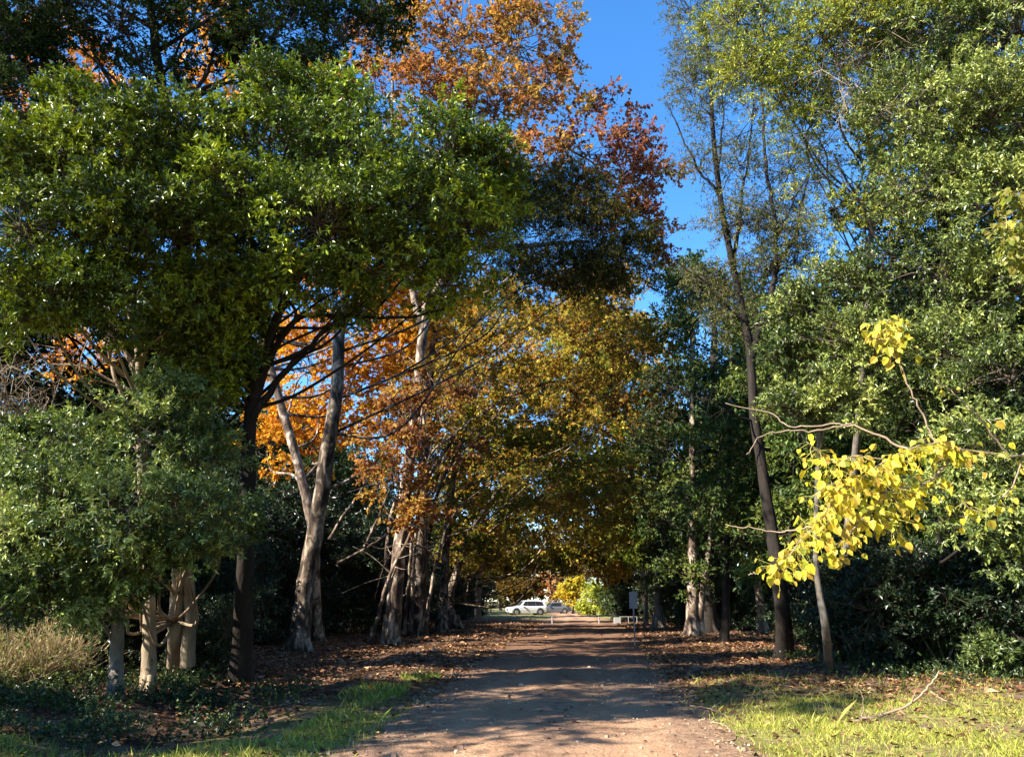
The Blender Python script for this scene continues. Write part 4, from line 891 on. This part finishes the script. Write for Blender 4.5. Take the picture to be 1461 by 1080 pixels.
for px, py, lab in ((788, 890, 'short white post at the left side of the far crossing'), (855, 890, 'short white post at the middle right of the far crossing'), (694, 888, 'short pale post in the dark at the far left of the crossing')):
    s = G(px, py); a = Acc(); cyl_z(a, 0, 0, -.1, .5 if px > 700 else 1.0, .05)
    root = empty('bollard', s, lab, 'bollard'); a.build('post', WPAINT, root)
    a = Acc(); h = .5 if px > 700 else 1.0; cyl_z(a, 0, 0, h - .14, h - .06, .054); a.build('band', GALV, root)

# ------------------------------------------------------------------ mulberry with yellow leaves reaching in from the right
YBIG = sp(.145, .125, 9, 1, .2, .32, [(.22, .27, .03), (.48, .45, .03), (.66, .56, .035), (.50, .33, .05), (.68, .56, .07)], M_YELLOW, droop=.5, up=0, broad=True, jit=.12)
b = np.array([6.6, 6.9, 0.])
root = empty('mulberry_tree', b, 'mulberry tree with large bright yellow leaves reaching in from the right edge', 'tree')
t = Acc(); tr = tube(t, [b - [0, 0, .15], b + [0, .05, .9], b + [-.1, 0, 1.9], b + [-.15, -.1, 2.8], b + [-.1, -.1, 4.2], b + [-.3, 0, 5.6]], .15, .05, 24, 12, .06, flare=.4); t.build('trunk', BARK_GREY, root, b)
YB = [ # branch polylines in the photo with distance, and how densely leafed
 ([(1560, 640, 7.0), (1450, 650, 6.6), (1370, 640, 6.3), (1335, 630, 6.2), (1270, 655, 6.1), (1215, 690, 6.0), (1165, 745, 5.9), (1110, 810, 5.8)], .014, .5, 1.0),
 ([(1335, 630, 6.2), (1310, 580, 6.2), (1290, 535, 6.2), (1270, 480, 6.2), (1262, 455, 6.2)], .008, .35, .75),
 ([(1370, 640, 6.3), (1320, 690, 6.2), (1270, 700, 6.1), (1230, 740, 6.0), (1180, 790, 5.9)], .013, .9, 1.0),
 ([(1300, 645, 6.2), (1250, 620, 6.3), (1200, 605, 6.4), (1130, 610, 6.5), (1100, 590, 6.6), (1035, 575, 6.7)], .011, .0, .0),
 ([(1215, 605, 6.4), (1160, 615, 6.4), (1095, 618, 6.5), (1065, 648, 6.5)], .008, .0, .0),
 ([(1260, 655, 6.1), (1220, 650, 6.0), (1190, 660, 6.0), (1150, 630, 6.0)], .008, .8, .8),
 ([(1215, 690, 6.0), (1190, 690, 6.0), (1170, 700, 5.9)], .006, 1.0, .8),
 ([(1200, 720, 6.0), (1160, 750, 6.1), (1120, 758, 6.2), (1080, 755, 6.3), (1035, 748, 6.4)], .008, .0, .0),
 ([(1120, 800, 5.8), (1090, 812, 5.85), (1068, 820, 5.9)], .005, .0, .0),
 ([(1290, 700, 6.2), (1280, 730, 6.1), (1270, 755, 6.0)], .006, 1., .7),
 ([(1440, 650, 6.6), (1400, 600, 6.5), (1360, 560, 6.5), (1330, 540, 6.5)], .010, .8, .5),
 ([(1500, 640, 6.8), (1440, 700, 6.4), (1400, 730, 6.2), (1370, 715, 6.2)], .010, .8, .5),
 ([(1560, 420, 7.2), (1500, 380, 6.8), (1450, 350, 6.5), (1435, 310, 6.4)], .014, .9, 1.),
 ([(1500, 380, 6.8), (1460, 300, 6.5), (1440, 270, 6.4)], .010, .9, 1.),
]
fol = Acc()
for pts, r, y0, dens in YB:
    w = px_path(pts)
    if pts[0][0] > 1480:
        i = int(np.argmin(np.abs(tr[:, 2] - w[0][2] + .3))); w = [tr[i]] + w
    x = Acc(); c = tube(x, w, r, .003, n=28, sides=6, rough=.08, wob=.006); x.build('branch', STICK, root, b)
    if dens > 0:
        L = np.linalg.norm(np.diff(c, axis=0), axis=1).sum()
        n = int(L * 104 * dens); u = R.uniform(.28 if len(pts) > 5 else (.62 if pts[-1][1] == 455 else .15), 1, n) * 27; i = np.minimum(u.astype(int), 26); f_ = (u - i)[:, None]
        p = c[i] * (1 - f_) + c[i + 1] * f_
        off = R.normal(0, .5, (n, 3)) * np.array([.8, .8, .5]); off[:, 2] -= .25
        vis = (p[:, 0] / p[:, 1] < .57) | (p[:, 2] > 4.) | (R.uniform(0, 1, n) < .22) | (p[:, 0] / p[:, 1] > .95); p = p[vis]; off = off[vis]; n = len(p)
        tip = p + norm(off) * R.uniform(.03, .20, (n, 1)) * np.array([1, 1, 1])
        d = norm(off) * .5 + R.normal(0, .35, (n, 3)); d[:, 2] -= .75
        nr = np.stack([R.normal(-.45, .5, n), R.normal(-.55, .45, n), R.normal(.5, .4, n)], -1)
        Ls = .058 * np.exp(R.normal(0, .28, n))
        col = pick(YBIG['pal'], R.beta(1.3, 1.2, n)) * np.exp(R.normal(-.12, .24, (n, 1)))
        if pts[0][0] > 1470 and pts[0][1] < 500: col = col * np.array([.36, .44, .5])  # high right boughs darkened in leaf colour to stand in for shade
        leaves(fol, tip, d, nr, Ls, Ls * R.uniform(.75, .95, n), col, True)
        twigs(fol, p, tip, .0022, .0012, .1, 1, 3, (.40, .36, .08))
# high boughs outside the picture
lob = [(b + np.array([.7, .0, 5.9]), np.array([.9, .9, .8]), .8), (b + np.array([.9, -.3, 4.6]), np.array([1., 1., .9]), .8), (b + np.array([1.3, .6, 3.4]), np.array([.9, .9, .8]), .8)]
crown(fol, lob, dict(YBIG, ns=6, tw=True))
fol.build('foliage', [M_YELLOW, M_TWIG], root, b)

# ------------------------------------------------------------------ fallen branches
def stick(label, pts, r, sub=()):
    w = [np.asarray(p, float) for p in pts]; b = w[0].copy()
    root = empty('fallen_branch', b, label, 'branch')
    a = Acc(); tube(a, w, r, r * .35, n=22, sides=8, rough=.1, wob=.008); a.build('stem', STICK, root, b)
    for s_ in sub:
        a = Acc(); tube(a, s_, r * .5, r * .2, n=8, sides=6, wob=.006); a.build('side_twig', STICK, root, b)
def gp(px, py, h=0.):
    g = G(px, py); return np.array([g[0], g[1], float(gz(g[0], g[1])) + h])
Ys = G(1220, 1027)[1]
stick('long curved dry branch arching up from the grass on the right', [gp(1215, 1028, .02), P(1262, 1019, Ys + .05), P(1300, 1003, Ys + .1), P(1325, 980, Ys + .2), P(1340, 957, Ys + .25)], .026,
      [[P(1300, 1003, Ys + .1), P(1304, 992, Ys), P(1306, 985, Ys)], [P(1285, 1011, Ys + .1), P(1286, 1020, Ys), gp(1287, 1026)]])
Y2 = G(1229, 1027)[1]
stick('short bent dry twig standing upright in the grass left of the long one', [gp(1229, 1027, .0), P(1232, 1010, Y2), P(1230, 990, Y2), P(1220, 975, Y2)], .010)
Y3 = G(1385, 1030)[1]
stick('thin dry branch lying on the leaf litter to the right of the long one', [P(1328, 986, Y3 + 1.0), P(1350, 1000, Y3 + .6), gp(1380, 1020, .03), gp(1402, 1032, .02)], .012, [[gp(1380, 1020, .03), P(1389, 1012, Y3), P(1390, 1008, Y3)]])
stick('pale broken stick lying flat by the right edge of the lane', [gp(985, 1008, .02), gp(1015, 1016, .04), gp(1040, 1026, .03)], .015, [[gp(1015, 1016, .04), gp(1030, 1012, .12)]])
stick('crooked grey stick on the lane edge just below the flat one', [gp(1012, 1032, .02), gp(1030, 1036, .03), gp(1046, 1046, .02)], .012)
stick('pale dry stick across the left verge near the lane', [gp(345, 993, .03), gp(385, 1004, .05), gp(415, 1006, .03)], .02)

# ------------------------------------------------------------------ unseen trees that shade the scene, most of them added for that
def shade_tree(loc, h, lob, label):
    b = np.array(loc, float)
    tree('shade_tree', label, 'tree', b, [b, b + [.1, 0, h * .3], b + [-.1, .1, h * .6], b + [0, 0, h * .85]], .28, .08, BARK_DARK, dict(MIDGREEN), [(b + np.array(c), np.array(r), d) for c, r, d in lob], limb=.06, density=.9)
shade_tree((-11.5, 5.0, 0), 15, [((0, 0, 5.5), (1.8, 1.6, 1.5), .9), ((.6, .6, 8), (2.0, 1.7, 1.6), 1), ((-.6, -.6, 10), (2.0, 1.6, 1.6), 1), ((.4, .6, 12.5), (2.0, 1.8, 1.6), 1), ((-.4, 0, 14.5), (1.6, 1.5, 1.5), 1)], 'tall tree beyond the left edge that shades the lane')

shade_tree((-12.2, 6.2, 0), 13, [((0, 0, 9.2), (1.7, 1.4, 1.3), 1.2), ((.3, .2, 11), (1.8, 1.5, 1.4), 1.2), ((-.4, -.2, 12.8), (1.7, 1.4, 1.2), 1.2), ((.8, -.9, 10.4), (1.3, 1.1, 1), 1)], 'unseen slim tree beyond the left edge, added to shade the lane')  # added occluder that darkens the nearer middle of the lane
for sx_, sy_, lb_ in ((-14.2, 17.0, 'unseen bushy tree behind the reeds, added to shade the left floor'), (-15.4, 21.0, 'unseen bushy tree behind the hedge, added to shade the left floor'), (-14.0, 25.5, 'bushy tree at the left end of the hedge, added to shade the floor')):
    shade_tree((sx_, sy_, 0), 7, [((0, 0, 2.2), (1.8, 1.7, 1.3), 1.2), ((.4, .4, 4), (2.0, 1.8, 1.4), 1.2), ((-.4, -.2, 5.8), (1.9, 1.8, 1.4), 1.2), ((.3, -.3, 7.4), (1.6, 1.6, 1.2), 1.1)], lb_)  # put in for more shade on the floor behind the left trunks
shade_tree((-12.6, 8.6, 0), 5.5, [((0, 0, 3.2), (1.6, 1.4, 1.0), 1.1), ((.4, .8, 4.6), (1.6, 1.4, 1.0), 1.1), ((-.5, -.9, 4.4), (1.5, 1.3, 1.0), 1.1), ((0, 1.6, 3.4), (1.3, 1.2, .9), 1.1)], 'unseen low rounded tree just beyond the left edge, added to shade the ground')  # added low, so it shades the ground and spares the bush
shade_tree((-12.5, 5.6, 0), 8, [((0, 0, 4.2), (1.6, 1.5, 1.3), .9), ((.4, .3, 6.2), (1.8, 1.6, 1.4), 1), ((-.6, -.6, 8), (1.6, 1.5, 1.3), .9)], 'unseen smaller round tree next to the tall one, added to shade the left verge')  # added to widen the shade on the left ground
shade_tree((10.5, 1.0, 0), 15, [((-6.5, -1, 13), (2.6, 2.4, 1.8), 1.2), ((-3.5, 1.5, 14), (2.6, 2.4, 1.8), 1.2), ((-.5, -1.5, 13), (2.8, 2.6, 2.2), 1.2), ((1.5, 2, 14.5), (2.8, 2.6, 2.0), 1.2), ((-3, -4, 14), (2.8, 2.6, 2.0), 1.2), ((.5, .5, 16.5), (2.8, 2.6, 1.6), 1.2), ((-8, -4.5, 13.6), (2.6, 2.4, 1.7), 1.2)], 'unseen spreading tree over the lane above the viewer, added to block skylight')  # boughs out of view, added to cut the sky's fill light
shade_tree((-7.5, -7.5, 0), 15, [((1.5, 0, 13), (2.6, 2.4, 1.8), 1.2), ((4.5, 1.5, 14), (2.6, 2.4, 1.8), 1.2), ((-1.5, -1.5, 13), (2.8, 2.6, 2.2), 1.2), ((3.5, -3, 14.5), (2.8, 2.6, 2.0), 1.2), ((.5, .5, 16), (2.8, 2.6, 1.6), 1.2)], 'unseen spreading tree behind the viewer on the left, added to block skylight')  # also out of view and added to hold back skylight
for i, (x, y, s) in enumerate([(-24, -26, 1.0), (-12, -34, 1.1), (0, -36, 1.1), (10, -30, 1.0), (20, -22, 1.1), (22, -8, 1.0), (20, 6, 1.0), (-34, -8, .9), (-34, 8, .9), (17, 14, .9), (30, -30, 1.2)]):  # unseen copies set around the view to block low skylight
    copy_thing(g2, (x, y, 0), i * 1.1, s)

# ------------------------------------------------------------------ light
w = bpy.data.worlds.new('World'); SC.world = w; w.use_nodes = True
nt = w.node_tree; bg = nt.nodes['Background']
sky = nt.nodes.new('ShaderNodeTexSky'); sky.sky_type = 'NISHITA'; sky.sun_disc = False
sky.sun_elevation = SUN_EL; sky.sun_rotation = math.atan2(SUN_AZ[0], SUN_AZ[1]); sky.air_density = 1.0; sky.dust_density = 0; sky.ozone_density = 6
hs = nt.nodes.new('ShaderNodeHueSaturation'); hs.inputs['Saturation'].default_value = 1.17; nt.links.new(sky.outputs[0], hs.inputs['Color'])
nt.links.new(hs.outputs[0], bg.inputs[0]); bg.inputs[1].default_value = .12
sd = np.array([SUN_AZ[0] * math.cos(SUN_EL), SUN_AZ[1] * math.cos(SUN_EL), math.sin(SUN_EL)])
l = bpy.data.lights.new('sun', 'SUN'); l.energy = 5.0; l.angle = math.radians(.5); l.color = (1, .93, .82)
o = bpy.data.objects.new('sun', l); COL.objects.link(o); o.rotation_euler = Vector(sd).to_track_quat('Z', 'Y').to_euler()

cam = bpy.data.cameras.new('camera'); o = bpy.data.objects.new('camera', cam); COL.objects.link(o)
o.location = (0, 0, CAMZ); o.rotation_euler = (math.radians(90) + PITCH, 0, 0)
cam.sensor_width = 36; cam.lens = 36 * F / 1461; cam.clip_start = .05; cam.clip_end = 5000
SC.camera = o
SC.view_settings.view_transform = 'Standard'; SC.view_settings.look = 'None'; SC.view_settings.gamma = 1
SC.view_settings.exposure = 1.72
SC.cycles.max_bounces = 6; SC.cycles.diffuse_bounces = 3; SC.cycles.transmission_bounces = 4; SC.cycles.glossy_bounces = 2
SC.cycles.caustics_reflective = False; SC.cycles.caustics_refractive = False
SC.cycles.sample_clamp_indirect = 4
print('faces', sum(len(o.data.polygons) for o in bpy.data.objects if o.type == 'MESH'))
